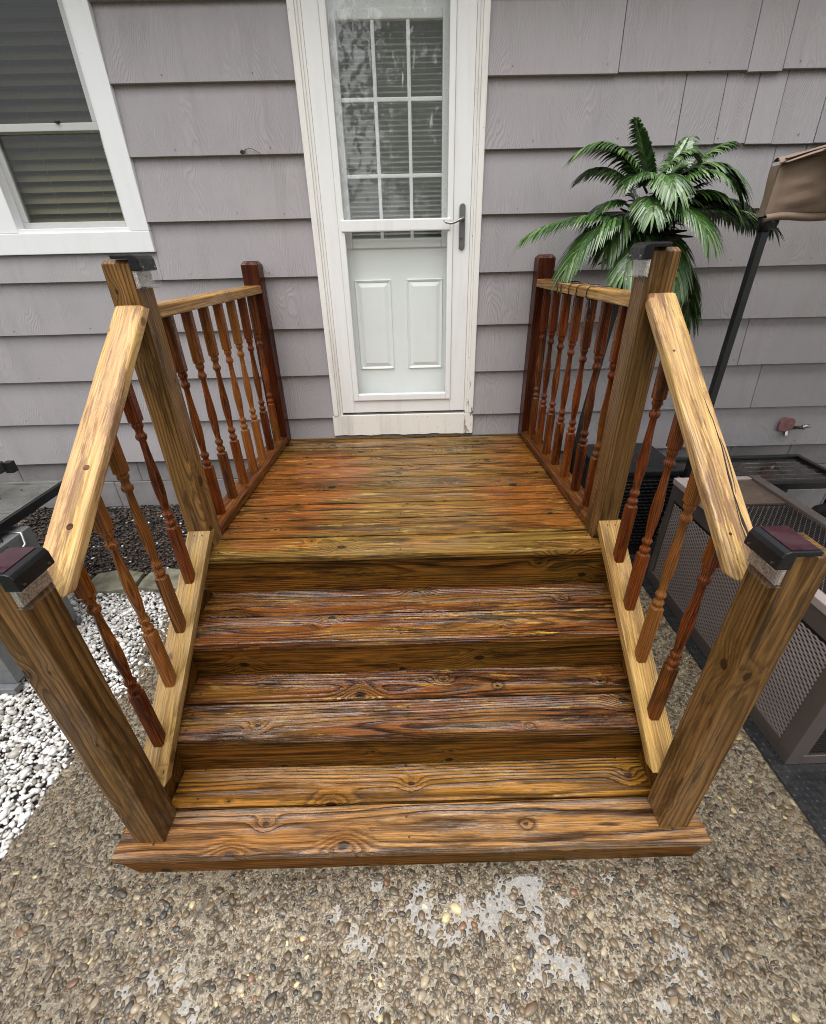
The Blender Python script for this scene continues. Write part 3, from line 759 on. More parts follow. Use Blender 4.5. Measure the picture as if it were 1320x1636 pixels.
sd.box(X0, -0.337, -0.024, 0.012, 0.757, 2.78); sd.box(0.256, X1, -0.024, 0.012, 0.757, 2.78)
sd.box(-0.337, 0.256, -0.0235, 0.012, 0.757, 0.832)
sd.box(-0.337, 0.256, -0.0235, 0.012, 2.70, 2.78)
storm = sd.obj("storm_door", m_white, house, 0.004, 2)
s = MB()
s.box(-0.336, GX0, -0.034, 0.0, 0.833, 2.70); s.box(GX1, 0.255, -0.034, 0.0, 0.833, 2.70); s.box(GX0, GX1, -0.0335, 0.0, 0.833, 0.872)
s.obj("glazing_frame", m_white, storm, 0.005, 2)
boxo("bottom_sweep", X0+.004, X1-.004, -0.020, 0.008, 0.7525, 0.757, m_black, storm)
boxo("cross_bar", -0.320, 0.241, -0.041, -0.002, 1.716, 1.770, m_white, storm, 0.006, 2)
boxo("upper_pane", GX0-.004, GX1+.004, -0.016, -0.012, 1.765, 2.702, m_glass_up, storm)
boxo("lower_pane", GX0-.004, GX1+.004, -0.016, -0.012, 0.868, 1.72, m_glass_lo, storm)
# handle
hp = MB(); poly = []
for i in range(24):
    t_ = 2*math.pi*i/24; poly.append((0.302+0.0155*math.cos(t_), 1.728+(0.086 if math.sin(t_) > 0 else -0.086)+0.0155*math.sin(t_)))
hp.prism(poly, 'y', -0.034, -0.024); hd = hp.obj("handle_plate", m_gun, storm, 0.002)
hl = MB()
hl.tube([(0.302, -0.034, 1.762), (0.302, -0.066, 1.762)], 0.010, 12)
hl.tube([(0.304, -0.064, 1.764), (0.285, -0.066, 1.758), (0.262, -0.067, 1.748), (0.238, -0.067, 1.743), (0.215, -0.066, 1.748), (0.202, -0.065, 1.757)], [0.0085, 0.0065, 0.0055, 0.005, 0.0045, 0.003], 10)
hl.obj("lever", m_steel, storm, smooth=True)
hl = MB(); hl.tube([(0.300, -0.033, 1.685), (0.300, -0.042, 1.685)], 0.008, 12); hl.obj("lock_cylinder", m_steel, storm)
# inner door
idr = MB(); yi0, yi1 = 0.050, 0.090; LX0, LX1, LZ0, LZ1 = -0.278, 0.200, 1.686, 2.515
idr.box(-0.41, LX0-.03, yi0, yi1, 0.77, 2.78); idr.box(LX1+.03, 0.34, yi0, yi1, 0.77, 2.78); idr.box(LX0-.03, LX1+.03, yi0, yi1, 0.77, LZ0-.04); idr.box(LX0-.03, LX1+.03, yi0, yi1, LZ1+.03, 2.78)
inner = idr.obj("inner_door", m_indoor, house)
s = MB(); s.box(LX0-.036, LX0, yi0-.014, yi0+.02, LZ0-.044, LZ1+.036); s.box(LX1, LX1+.036, yi0-.014, yi0+.02, LZ0-.044, LZ1+.036)
s.box(LX0, LX1, yi0-.0135, yi0+.02, LZ0-.044, LZ0); s.box(LX0, LX1, yi0-.0135, yi0+.02, LZ1, LZ1+.036); s.obj("light_frame", m_indoor, inner, 0.006, 2)
for x in (-0.116, 0.044):
    boxo("muntin", x-0.0085, x+0.0085, yi0-.010, yi0+.004, LZ0, LZ1, m_indoor, inner, 0.004)
for z in (1.956, 2.248):
    boxo("muntin", LX0, LX1, yi0-.0095, yi0+.0035, z-0.0085, z+0.0085, m_indoor, inner, 0.004)
boxo("light_pane", LX0, LX1, yi0+.008, yi0+.011, LZ0, LZ1, m_glass_win, inner)
for (a, c) in ((-0.285, -0.080), (0.005, 0.210)):
    s = MB(); z0, z1 = 1.005, 1.492
    def ring_(i0, y0, i1, y1):
        A = [(a+i0, y0, z0+i0), (c-i0, y0, z0+i0), (c-i0, y0, z1-i0), (a+i0, y0, z1-i0)]
        B = [(a+i1, y1, z0+i1), (c-i1, y1, z0+i1), (c-i1, y1, z1-i1), (a+i1, y1, z1-i1)]
        s.add(A+B, [(k, (k+1) % 4, 4+(k+1) % 4, 4+k) for k in range(4)])
    ring_(0, yi0-.0005, 0.004, yi0-.009); ring_(0.004, yi0-.009, 0.012, yi0-.0055); ring_(0.012, yi0-.0055, 0.016, yi0-.001); ring_(0.016, yi0-.001, 0.038, yi0-.009)
    s.add([(a+.038, yi0-.009, z0+.038), (c-.038, yi0-.009, z0+.038), (c-.038, yi0-.009, z1-.038), (a+.038, yi0-.009, z1-.038)], [(0, 1, 2, 3)])
    s.obj("raised_panel", m_indoor, inner)
boxo("hall_wall", -0.45, 0.40, 0.20, 0.22, 0.7, 2.8, m_mini, house)
mbl = thing("door_blind", (-0.04, 0.115, 1.66), "narrow white mini blind behind the nine lite door window", "blind")
sl = MB(); sl.add([(-0.26, -0.0095, -0.0055), (0.26, -0.0095, -0.0055), (0.26, 0.0095, 0.0055), (-0.26, 0.0095, 0.0055)], [(0, 1, 2, 3)]); slm = sl.mesh("slat")
z = 1.67
while z < 2.53:
    link("slat", slm, m_mini, mbl, Matrix.Translation((-0.04, 0.088, z)) @ Matrix.Rotation(random.gauss(0.0, 0.07), 4, 'X')); z += 0.0205

# ---- a dead leaf caught on the siding
lf_ = thing("dead_leaf", (-0.76, -0.03, 2.03), "small dark dead leaf with curled stem stuck on the siding left of the door", "leaf")
s = MB(); s.add([(-0.775, -.031, 2.052), (-0.765, -.034, 2.062), (-0.752, -.031, 2.058), (-0.742, -.036, 2.066), (-0.748, -.033, 2.050), (-0.760, -.036, 2.046), (-0.768, -.030, 2.044)], [(0, 1, 2, 4, 5, 6), (2, 3, 4)])
s.obj("blade", plain("dead_leaf_brown", (0.03, 0.022, 0.016), 0.7), lf_)
s = MB(); s.tube([(-0.745, -.033, 2.060), (-0.725, -.036, 2.066), (-0.705, -.036, 2.060), (-0.685, -.034, 2.048), (-0.675, -.033, 2.046)], 0.0013, 5); s.obj("stem", plain("dead_stem", (0.05, 0.04, 0.03), 0.7), lf_)

# ---- hose bib on the wall
hb = thing("outdoor_faucet", (2.44, 0, 0.60), "pink painted wall plate with small pipe spout low on the right wall", "faucet")
s = MB(); s.prism([(2.375, 0.63), (2.40, 0.66), (2.455, 0.655), (2.475, 0.63), (2.47, 0.585), (2.43, 0.565), (2.38, 0.575)], 'y', -0.040, -0.024); s.obj("plate", plain("faded_pink_paint", (0.23, 0.105, 0.105), 0.6, 0, 0.3, 30), hb, 0.003)
s = MB(); s.tube([(2.49, -0.02, 0.585), (2.50, -0.06, 0.60), (2.53, -0.09, 0.622)], [0.011, 0.011, 0.012], 10); s.tube([(2.505, -0.066, 0.604), (2.512, -0.074, 0.609)], 0.016, 10); s.obj("pipe", m_steel, hb, smooth=True)
s = MB(); s.tube([(2.445, -0.03, 0.565), (2.44, -0.045, 0.54)], 0.012, 10); s.obj("spout", m_steel, hb)

# ------------------------------------------------------------------ porch
porch = thing("wooden_porch", (-0.02, -1.0, 0), "wet stained wooden porch with four steps, turned balusters and handrails leading to the white door", "porch")
PX = {'L': -0.838, 'R': 0.792}; ZD = 0.596; ZT = [0.030, 0.2206, 0.4092, ZD]; PWD = 0.089
# deck boards
yf = -1.321
y = yf
k = 0
while y < -0.02:
    wd = 0.1315; y1 = min(y+wd, -0.024)
    board("deck_board", ((-0.022+random.uniform(-.003, .003)), (y+y1)/2, ZD-0.0145+random.uniform(-.001, .0005)), (1, 0, 0), (0, 1, 0), 1.700, y1-y, 0.028, m_deck, porch, 0.0028 if k else 0.006, 2, wob=0.0007)
    y += 0.1418; k += 1
# treads (two boards each), front edges fitted to the photograph
TF = [-2.087, -1.830, -1.587]; TB = [-1.822, -1.572, -1.309]
for i, (fy, zt) in enumerate(zip(TF, ZT[:3])):
    if i == 0: xa, xb, hl_ = -0.942, 0.905, 0.0
    else: xa, xb, hl_ = -0.900, 0.868, 0.0
    th = 0.038
    for j in range(2):
        w0 = fy + j*0.1418; w1 = w0+0.1345+(0.02 if j else 0)
        if j == 1 and i == 0: xa2, xb2 = -0.862, 0.832
        else: xa2, xb2 = xa, xb
        board("tread_board", ((xa2+xb2)/2, (w0+w1)/2, zt-th/2), (1, 0, 0), (0, 1, 0), xb2-xa2, w1-w0, th, (m_tread_front if j == 0 else m_tread_gold) if i == 0 else m_tread, porch, 0.006, 3, wob=0.0012,
              seed=[[0.37, 0.52], [0.815, 0.24], [0.66, 0.93]][i][j])
# heavy sleeper under the front board, its ends cut back
s = MB(); s.prism([(-0.935, 0.0), (0.898, 0.0), (0.875, GZ-ZT[0]+0.038-.004), (-0.885, GZ-ZT[0]+0.038-.004)], 'y', -0.0, 0.262)
s.obj("sleeper", m_riser, porch, 0.004, 2, mw=Matrix.Translation((0, TF[0]+0.004, ZT[0]-0.0385)))
# risers
for i, (ry, za, zb_) in enumerate(((TB[0], ZT[0], ZT[1]-0.038), (TB[1], ZT[1], ZT[2]-0.038), (TB[2], ZT[2], ZT[3]-0.0285))):
    board("riser", (-0.016, ry+0.014, (za+zb_)/2+0.001), (1, 0, 0), (0, 0, 1), 1.66, zb_-za-0.002, 0.026, m_riser, porch, 0.002, 1, wob=0.0006)
# stringers and rim joists
for s_, X in (('L', -0.845), ('R', 0.815)):
    ang = math.atan2(0.1886, 0.2535)
    board("stringer", (X, -1.66, 0.165), (0, math.cos(ang), math.sin(ang)), (0, -math.sin(ang), math.cos(ang)), 0.86, 0.20, 0.036, m_riser, porch, 0.003, 1)
    board("rim_joist", (X+(0.0 if s_ == 'L' else 0), -0.66, 0.47), (0, 1, 0), (0, 0, 1), 1.27, 0.19, 0.036, m_riser, porch, 0.003, 1)
# posts
def post(x, yc, z0, z1, mat, seed, cham=0.010):
    H = z1-z0; h = PWD/2; b = MB(); c = cham
    V = []; F = []
    for (xx_, ins) in ((0, 0), (H*0.5, 0), (H-c*1.1, 0), (H, c)):
        V += [(xx_, -h+ins, -h+ins), (xx_, h-ins, -h+ins), (xx_, h-ins, h-ins), (xx_, -h+ins, h-ins)]
    for i in range(3):
        for k in range(4): F.append((i*4+k, i*4+(k+1) % 4, i*4+4+(k+1) % 4, i*4+4+k))
    F += [(3, 2, 1, 0), (12, 13, 14, 15)]; b.add(V, F)
    m = Matrix(((0, 1, 0), (0, 0, 1), (1, 0, 0))).to_4x4(); m.translation = (x, yc, z0)
    return b.obj("post", mat, porch, 0.0035, 2, mw=m, seed=seed)
PFX = {'L': -0.8377, 'R': 0.8078}; PMX = {'L': -0.8393, 'R': 0.780}; PBX = {'L': -0.803, 'R': 0.740}
FY, MY, BY = -2.003, -1.2045, -0.068
for s_, sd_ in (('L', 0.42), ('R', 0.78)):
    post(PFX[s_], FY, ZT[0]+.0005, 1.085, m_post, sd_)
    post(PMX[s_], MY, GZ, 1.618, m_post, sd_*0.7+.05)
    o = post(PBX[s_], BY, ZD+0.0005, 1.597, m_post_red, sd_*0.5+.1, 0.014)
# platform rails
for s_ in 'LR':
    sx_ = -1 if s_ == 'L' else 1
    ya, yb = MY+0.045, BY-0.045
    for nm, zc, mt in (("bottom_rail", 0.6245, m_brail), ("top_rail", 1.4665, m_trail)):
        A = Vector((PMX[s_], ya, zc)); B = Vector((PBX[s_]-0.010*(-sx_)*0, yb, zc))
        L = (B-A).length
        dv = (B-A).normalized()
        board(nm, (A+B)/2 , dv, Vector((-dv.y, dv.x, 0)), L-0.002, 0.089, 0.038, mt, porch, 0.006, 3, wob=0.0008)
# sloped handrail and lower stair rail
def sloped(nm, x, ya, za, yb, zb_, W, T, mat, bev, seed):
    """top surface runs from (ya,za) down to (yb,zb); ends cut plumb"""
    L = math.hypot(ya-yb, za-zb_); xd = Vector((0, ya-yb, za-zb_)).normalized(); yd = Vector((-1, 0, 0)); zd = xd.cross(yd)
    if zd.z < 0: yd = -yd; zd = -zd
    sh = T*(xd.z/xd.y)      # plumb-cut shear
    n = 8; V = []; F = []
    for i in range(n+1):
        t_ = i/n; wv = random.uniform(-.0008, .0008)
        for (yy_, zz2, s2_) in ((-W/2, -T, 1), (W/2, -T, 1), (W/2, 0, 0), (-W/2, 0, 0)):
            V.append((-L/2+L*t_ + (-sh if s2_ else 0)*(-1), yy_+wv, zz2+wv))
    for i in range(n):
        for k in range(4): F.append((i*4+k, i*4+(k+1) % 4, i*4+4+(k+1) % 4, i*4+4+k))
    F += [(3, 2, 1, 0), tuple(n*4+k for k in range(4))]
    b = MB(); b.add(V, F)
    m = Matrix((xd, yd, zd)).transposed().to_4x4(); m.translation = Vector((x, (ya+yb)/2, (za+zb_)/2))
    return b.obj(nm, mat, porch, bev, 4 if bev > .008 else 2, mw=m, seed=seed)
HS, PS = 0.782, 0.715
hz = lambda y: 1.497+HS*(y+1.25)
pz = lambda y: 0.680+PS*(y+1.25)
for s_, sd_ in (('L', 0.31), ('R', 0.64)):
    xr = (PFX[s_]+PMX[s_])/2
    yA, yB = MY-PWD/2-0.001, FY+PWD/2+0.001
    h_ = sloped("handrail", xr, yA, hz(yA), yB, hz(yB), 0.089, 0.038, m_hand, 0.012, sd_)
    p_ = sloped("lower_stair_rail", xr, yA, pz(yA), yB, pz(yB), 0.089, 0.036, m_plank, 0.003, sd_+.1)
    # counterbored screws on the handrail and nails in the lower rail
    for t_ in ((0.62, 0.80) if s_ == 'L' else (0.25, 0.87)):
        yy_ = yA+(yB-yA)*t_; zz2 = hz(yy_)
        nv = Vector((0, -HS, 1)).normalized()
        s = MB(); s.tube([Vector((xr+.012*(1 if s_ == 'L' else -1.6), yy_, zz2))-nv*0.004, Vector((xr+.012*(1 if s_ == 'L' else -1.6), yy_, zz2))+nv*0.0006], 0.0085 if s_ == 'L' else 0.004, 14)
        s.obj("plug", m_brail, h_)
    nv = Vector((0, -PS, 1)).normalized()
    for dx in (-.014, .016):
        s = MB(); q = Vector((xr+dx, yA-.016, pz(yA-.016))); s.tube([q-nv*.002, q+nv*.0006], 0.0032, 8); s.obj("screw", m_screw, p_)
# long split along the right handrail
yA = MY-PWD/2
s = MB(); pts = []; rad = []
for i in range(22):
    t_ = i/21; yy_ = yA-0.28-(0.44*t_); xx_ = 0.794+0.019+0.006*math.sin(t_*7)+random.uniform(-.0012, .0012)+0.010*t_
    pts.append((xx_, yy_, hz(yy_)-0.0008)); rad.append(0.0006+0.0036*math.sin(math.pi*t_**1.6)**0.8*random.uniform(.35, 1.15))
s.tube(pts, rad, 6)
for k0, off, n_ in ((6, 0.008, 7), (12, -0.009, 8)):
    q = [(pts[k0+i][0]+off*(0.2+0.8*math.sin(i/n_*3.0)), pts[k0+i][1]-0.004, pts[k0+i][2]) for i in range(n_)]
    s.tube(q, [0.0003+0.0006*math.sin(math.pi*(i+.5)/n_) for i in range(n_)], 5)
s.obj("split", plain("dark_split", (0.02, 0.010, 0.008), 0.8), h_)

# turned balusters
def baluster_mesh(zb_, zt_, cutb=0.0, cutt=0.0):
    """profile heights relative to the lower end; cut* = slope of the plumb cuts along +y"""
    s = 0.0184
    prof = [(0.222, 's'), (0.226, 0.0150), (0.231, 0.0118), (0.236, 0.0165), (0.243, 0.0178), (0.250, 0.0160), (0.254, 0.0118), (0.262, 0.0112), (0.268, 0.0150), (0.275, 0.0168), (0.282, 0.0150), (0.286, 0.0108),
            (0.30, 0.0112), (0.33, 0.0138), (0.365, 0.0163), (0.395, 0.0170), (0.43, 0.0158), (0.47, 0.0128), (0.51, 0.0108), (0.545, 0.0100), (0.551, 0.0148), (0.557, 0.0168), (0.564, 0.0165), (0.569, 0.0128), (0.577, 0.0112), (0.585, 0.0125), (0.591, 0.0160), (0.597, 0.0168), (0.603, 0.0150), (0.606, 0.0150), (0.611, 's')]
    n = 16; V = []; F = []
    def ringv(z, rad, cut=0.0):
        for k in range(n):
            t_ = 2*math.pi*(k+0.5)/n; cx_, sy_ = math.cos(t_), math.sin(t_)
            if rad == 's':
                q = s/max(abs(cx_), abs(sy_)); q = min(q, s*1.33)
            else: q = rad*1.02
            V.append((z + cut*sy_*q, cx_*q, sy_*q))
    # local X = up so that the grain follows it
    ringv(zb_, 's', cutb); ringv(0.215, 's')
    for z, rd in prof: ringv(z, rd)
    ringv(0.618, 's'); ringv(zt_, 's', cutt)
    m_ = len(V)//n
    for i in range(m_-1):
        for k in range(n): F.append((i*n+k, i*n+(k+1) % n, (i+1)*n+(k+1) % n, (i+1)*n+k))
    F += [tuple(reversed(range(n))), tuple((m_-1)*n+k for k in range(n))]
    b = MB(); b.add(V, F); me = b.mesh("baluster")
    sm = [True]*len(me.polygons); me.polygons.foreach_set("use_smooth", sm)
    # sharp square parts
    bm = bmesh.new(); bm.from_mesh(me)
    for fc in bm.faces:
        zs = [v.co.x for v in fc.verts]
        if max(zs) <= 0.223 or min(zs) >= 0.610: fc.smooth = False
    bm.to_mesh(me); bm.free()
    return me
UPM = Matrix(((0, 1, 0), (0, 0, 1), (1, 0, 0))).to_4x4()
me_p = baluster_mesh(0.0, 0.806); me_s = baluster_mesh(-0.012, 0.757, PS, HS)
def put_bal(me, x, y, z):
    m = Matrix.Translation((x, y, z)) @ UPM @ Matrix.Rotation(random.gauss(0, 0.01), 4, 'X')
    return link("baluster", me, m_bal, porch, m)
for s_ in 'LR':
    for k in range(7):
        y = -1.045+0.1475*k + (0.0 if s_ == 'L' else -0.012)
        t_ = (y-MY)/(BY-MY); x = PMX[s_]+(PBX[s_]-PMX[s_])*t_
        put_bal(me_p, x, y, 0.6430)
    xr = (PFX[s_]+PMX[s_])/2
    for k in range(4):
        y = -1.405-0.1475*k + (0.0 if s_ == 'L' else 0.03)
        o = put_bal(me_s, xr, y, pz(y)+0.004)

# screw heads sunk into the deck and tread boards
for o in [q for q in porch.children if q.name.split('.')[0] in ('deck_board', 'tread_board')]:
    xs_b = [v.co.x for v in o.data.vertices]; ys_b = [v.co.y for v in o.data.vertices]; zt_ = max(v.co.z for v in o.data.vertices)
    hl2, hw2 = max(xs_b), max(ys_b); s = MB()
    for x in (-hl2+0.11, -0.02, hl2-0.11):
        for y in (-hw2+0.032, hw2-0.036):
            px_, py_ = x+random.uniform(-.012, .012), y+random.uniform(-.008, .008)
            s.tube([(px_, py_, zt_-.003), (px_, py_, zt_+.0004)], 0.0038, 8)
    so = s.obj("screw_heads", m_screw, o, mw=WM[o.name]); tag(so, kind='stuff')

# ------------------------------------------------------------------ solar post lights
def solar_light(px, py, ptop, sx_, label):
    """hangs on the inner face of a post; sx_ = +1 when the inner face looks towards +x"""
    t = thing("solar_light", (px, py, ptop), label, "solar light", "solar lights on the stair posts")
    h = PWD/2; X = lambda a: px + sx_*a
    def bx(name, a0, a1, y0, y1, z0, z1, mat, bev=0.0, seg=2):
        x0, x1 = sorted((X(a0), X(a1))); return boxo(name, x0, x1, y0, y1, z0, z1, mat, t, bev, seg)
    a = h+0.001; zt = ptop+0.012
    # black cap: side plate plus a plate lying on the post top, with the rolled front edge
    b = MB(); prof = [(-0.004, ptop+0.001), (-0.004, zt), (a+0.014, zt), (a+0.024, zt-0.004), (a+0.029, zt-0.013), (a+0.031, zt-0.043), (a, zt-0.043), (a, ptop+0.001)]
    poly = [(X(q[0]), q[1]) for q in prof]
    b.prism(poly, 'y', py-0.050, py+0.050); b.obj("cap", m_black, t, 0.003, 2)
    bx("solar_cell", 0.002, a+0.012, py-0.043, py+0.043, zt+0.0005, zt+0.002, m_solar)
    # textured reflector behind a clear lens
    bx("reflector", a, a+0.012, py-0.042, py+0.042, zt-0.086, zt-0.0435, m_liner)
    b = MB(); prof = [(a+0.0125, zt-0.0435), (a+0.031, zt-0.0435), (a+0.034, zt-0.080), (a+0.030, zt-0.090), (a+0.0005, zt-0.091), (a+0.0005, zt-0.0865), (a+0.0125, zt-0.0865)]
    b.prism([(X(q[0]), q[1]) for q in prof], 'y', py-0.049, py+0.049); b.obj("lens", m_lens, t, 0.0015, 1)
    for dy in (-0.035, 0.035):
        s = MB(); s.tube([(X(a+0.028), py+dy, zt-0.034), (X(a+0.0325), py+dy, zt-0.034)], 0.003, 8); s.obj("screw", m_steel, t)
    return t
solar_light(PFX['L'], FY-0.01, 1.085, +1, "black solar light on the left front post at the bottom of the stairs")
solar_light(PFX['R'], FY-0.005, 1.085, -1, "black solar light with maroon panel on the right front post")
solar_light(PMX['L'], MY-0.01, 1.618, +1, "black solar light on the left middle post below the window")
solar_light(PMX['R'], MY-0.01, 1.618, -1, "black solar light on the right middle post in front of the palm")

# ------------------------------------------------------------------ wire on the right platform rail
s = MB()
for k, y in enumerate((-0.46, -0.50, -0.60, -0.70, -0.82)):
    t_ = (y-MY)/(BY-MY); x = PMX['R']+(PBX['R']-PMX['R'])*t_
    pts = []
    for i in range(25):
        q = 2*math.pi*i/24; cx_, sz_ = math.cos(q), math.sin(q); m_ = max(abs(cx_)/0.048, abs(sz_)/0.0225)
        pts.append((x+cx_/m_, y+0.012*math.sin(q+k), 1.4665+sz_/m_))
    s.tube(pts, 0.0022, 6)
for (y, ln) in ((-0.70, 0.04), (-0.86, 0.075)):
    t_ = (y-MY)/(BY-MY); x = PMX['R']+(PBX['R']-PMX['R'])*t_
    s.tube([(x-0.046+0.0*i, y+0.018*math.sin(i*0.9), 1.445-ln*math.sin(i*0.45)) for i in range(8)], 0.002, 6)
tag(s.obj("wire", m_black), "thin black wire wound around the right platform top rail", "wire")

# ------------------------------------------------------------------ palm behind the right rail
def leafmat():
    t = NT("palm_leaf"); rnd = t.new("ShaderNodeNewGeometry").outputs['Random Per Island']
    c = t.ramp(rnd, [(0, (0.010, 0.030, 0.005)), (0.5, (0.030, 0.080, 0.014)), (0.8, (0.065, 0.140, 0.028)), (1, (0.16, 0.24, 0.09))])
    n = t.noise(t.pos(), 60, 2)
    c = t.mix(t.ss(n, 0.5, 0.8, 0, 0.4), c, (0.10, 0.16, 0.07))
    return t.fin(c, 0.3, None, Coat_Weight=0.35, Coat_Roughness=0.2)
m_leaf = leafmat()
palm = thing("palm_plant", (0.97, -0.35, 0), "bushy green potted palm with glossy arching fronds behind the right railing", "palm")
CR = Vector((1.115, -0.36, 1.66))
s = MB(); s.tube([(0.945, -0.35, 0.25), (0.975, -0.35, 0.8), (1.03, -0.35, 1.28), (1.06, -0.355, 1.53), CR, (1.13, -0.36, 1.76)], [0.02, 0.019, 0.018, 0.024, 0.045, 0.03], 10)
m_bark = plain("dark_trunk_fibre", (0.012, 0.010, 0.008), 0.6, 0, 0.4, 40, 0.6, 120)
s.obj("trunk", m_bark, palm, smooth=True)
def frond(tip, lift, nleaf=24, width=0.13, droop=0.05, c0=None):
    c0 = CR + Vector((random.uniform(-.03, .03), random.uniform(-.03, .03), random.uniform(-.02, .08))) if c0 is None else c0
    tip = Vector(tip); mid = (c0*0.45+tip*0.55) + Vector((0, 0, lift))
    B = lambda t_: c0*(1-t_)**2 + mid*2*t_*(1-t_) + tip*t_**2
    b = MB(); b.tube([B(i/12) for i in range(13)], [0.005-0.0038*i/12 for i in range(13)], 6)
    up0 = Vector((0, 0, 1))
    for i in range(nleaf):
        t_ = 0.14+0.86*i/(nleaf-1); p = B(t_); d = (B(min(1, t_+.03))-B(t_-.03)).normalized()
        sd_ = d.cross(up0)
        if sd_.length < .05: sd_ = Vector((1, 0, 0))
        sd_.normalize(); nrm = sd_.cross(d)
        ln = width*(0.45+0.75*math.sin(math.pi*min(1, 0.15+0.8*t_))**0.8)*random.uniform(.85, 1.1)
        if i == nleaf-1: sides = (0,)
        else: sides = (-1, 1)
        for sg in sides:
            ax = (sd_*sg*(0.95-0.5*t_) + d*(0.55+0.6*t_) + nrm*0.18).normalized() if sg else d
            bl = ax.cross(nrm).normalized(); wdt = 0.0072*random.uniform(.8, 1.25)
            A = []
            for q, wq in ((0, 0.35), (0.25, 1.0), (0.55, 0.95), (0.8, 0.6), (1.0, 0.05)):
                c_ = p + ax*ln*q + Vector((0, 0, -droop*ln/0.1*q*q))+ nrm*0.004*math.sin(q*3)
                A.append((c_-bl*wdt*wq, c_+nrm*0.0022*wq, c_+bl*wdt*wq))
            V = [v for tr in A for v in tr]; F = []
            for j in range(4):
                F += [(3*j, 3*j+1, 3*j+4, 3*j+3), (3*j+1, 3*j+2, 3*j+5, 3*j+4)]
            b.add(V, F)
    me = bpy.data.meshes.new("frond"); me.from_pydata(b.v, [], b.f)
    return link("frond", me, m_leaf, palm)
FR = [((1.109, 1.845), (0.984, -0.360, 2.066), 0.02, .10), ((1.073, 1.823), (0.775, -0.380, 1.982), 0.13, .13), ((1.193, 1.843), (1.385, -0.360, 1.992), 0.05, .11), ((1.165, 1.844), (1.446, -0.440, 1.819), 0.17, .15),
      ((1.105, 1.863), (1.107, -0.550, 1.825), 0.07, .11), ((1.246, 1.750), (1.643, -0.400, 1.698), 0.06, .14), ((1.219, 1.797), (1.418, -0.460, 1.752), 0.09, .13), ((1.146, 1.752), (1.277, -0.560, 1.666), 0.10, .15),
      ((1.095, 1.788), (1.03, -0.570, 1.746), 0.07, .11), ((1.009, 1.731), (0.557, -0.400, 1.671), 0.08, .11), ((1.008, 1.735), (0.748, -0.460, 1.559), 0.12, .14), ((1.153, 1.667), (0.980, -0.520, 1.523), 0.12, .12),
      ((1.239, 1.616), (1.407, -0.380, 1.318), 0.10, .13), ((1.012, 1.846), (0.830, -0.300, 1.912), 0.06, .12), ((1.027, 1.777), (0.881, -0.340, 1.760), 0.06, .12), ((1.157, 1.821), (1.265, -0.250, 2.024), 0.03, .11),
      ((1.040, 1.846), (0.923, -0.250, 2.02), 0.05, .11), ((1.193, 1.679), (1.225, -0.500, 1.485), 0.09, .12), ((1.210, 1.727), (1.608, -0.250, 1.775), 0.09, .13), ((1.10, 1.85), (1.20, -0.42, 1.95), 0.06, .11),
      ((1.04, 1.75), (0.93, -0.42, 1.64), 0.08, .12), ((1.20, 1.77), (1.52, -0.36, 1.74), 0.10, .13), ((1.12, 1.82), (0.97, -0.44, 1.87), 0.07, .11), ((1.16, 1.80), (1.33, -0.50, 1.86), 0.10, .12)]
for (bx_, bz_), tp, lf, wd_ in FR: frond(tp, lf, 34, wd_*1.0, 0.058, Vector((bx_, -0.36+random.uniform(-.03, .03), bz_)))
for k in range(16):      # short dark inner fronds
    a_ = k*2.399; q = Vector((math.cos(a_)*0.16, math.sin(a_)*0.12, random.uniform(-.16, .14)))
    frond(CR+Vector((0.02, 0, .07))+q, 0.05, 14, 0.10, 0.05)
# dark dead fibres in the heart
s = MB()
for k in range(60):
    a_ = random.uniform(0, 6.28); e_ = random.uniform(-.7, 1.1); l_ = random.uniform(.08, .2)
    d_ = Vector((math.cos(a_)*math.cos(e_), math.sin(a_)*math.cos(e_), math.sin(e_)))
    p0 = CR+Vector((random.uniform(-.03, .03), random.uniform(-.03, .03), random.uniform(-.08, .1)))
    s.tube([p0, p0+d_*l_*.5, p0+d_*l_+Vector((0, 0, -.02))], [0.014, 0.011, 0.003], 5)
s.obj("crown_shaft", m_bark, palm)
s = MB(); s.tube([(0.95, -0.36, GZ), (0.95, -0.36, 0.24), (0.95, -0.36, 0.26), (0.95, -0.36, 0.30)], [0.10, 0.125, 0.135, 0.135], 20); s.obj("pot", m_black, palm)
# black woven planter beside it
pl = thing("planter_box", (1.25, -0.30, 0), "square black woven planter between the porch and the brown storage box", "planter")
s = MB(); z0, z1 = GZ+.0087, 0.50
s.add([(1.12, -.46, z0), (1.50, -.46, z0), (1.50, -.12, z0), (1.12, -.12, z0), (1.09, -.49, z1), (1.52, -.49, z1), (1.52, -.09, z1), (1.09, -.09, z1)], [(0, 3, 2, 1), (4, 5, 6, 7), (0, 1, 5, 4), (1, 2, 6, 5), (2, 3, 7, 6), (3, 0, 4, 7)])
s.obj("body", m_blackm, pl, 0.006)
s = MB()
for i in range(20):
    z = 0.02+i*0.0235; y = -.462-.03*(z/.5)
    n = 26; pts = [(1.10+.41*j/n, y-0.004*(1 if (j+i) % 2 else -.4), z) for j in range(n+1)]
    s.tube(pts, 0.008, 5)
tag(s.obj("weave", m_black, pl, smooth=True), kind='stuff')
boxo("rim", 1.075, 1.535, -.505, -.075, 0.50, 0.53, m_black, pl, 0.006)

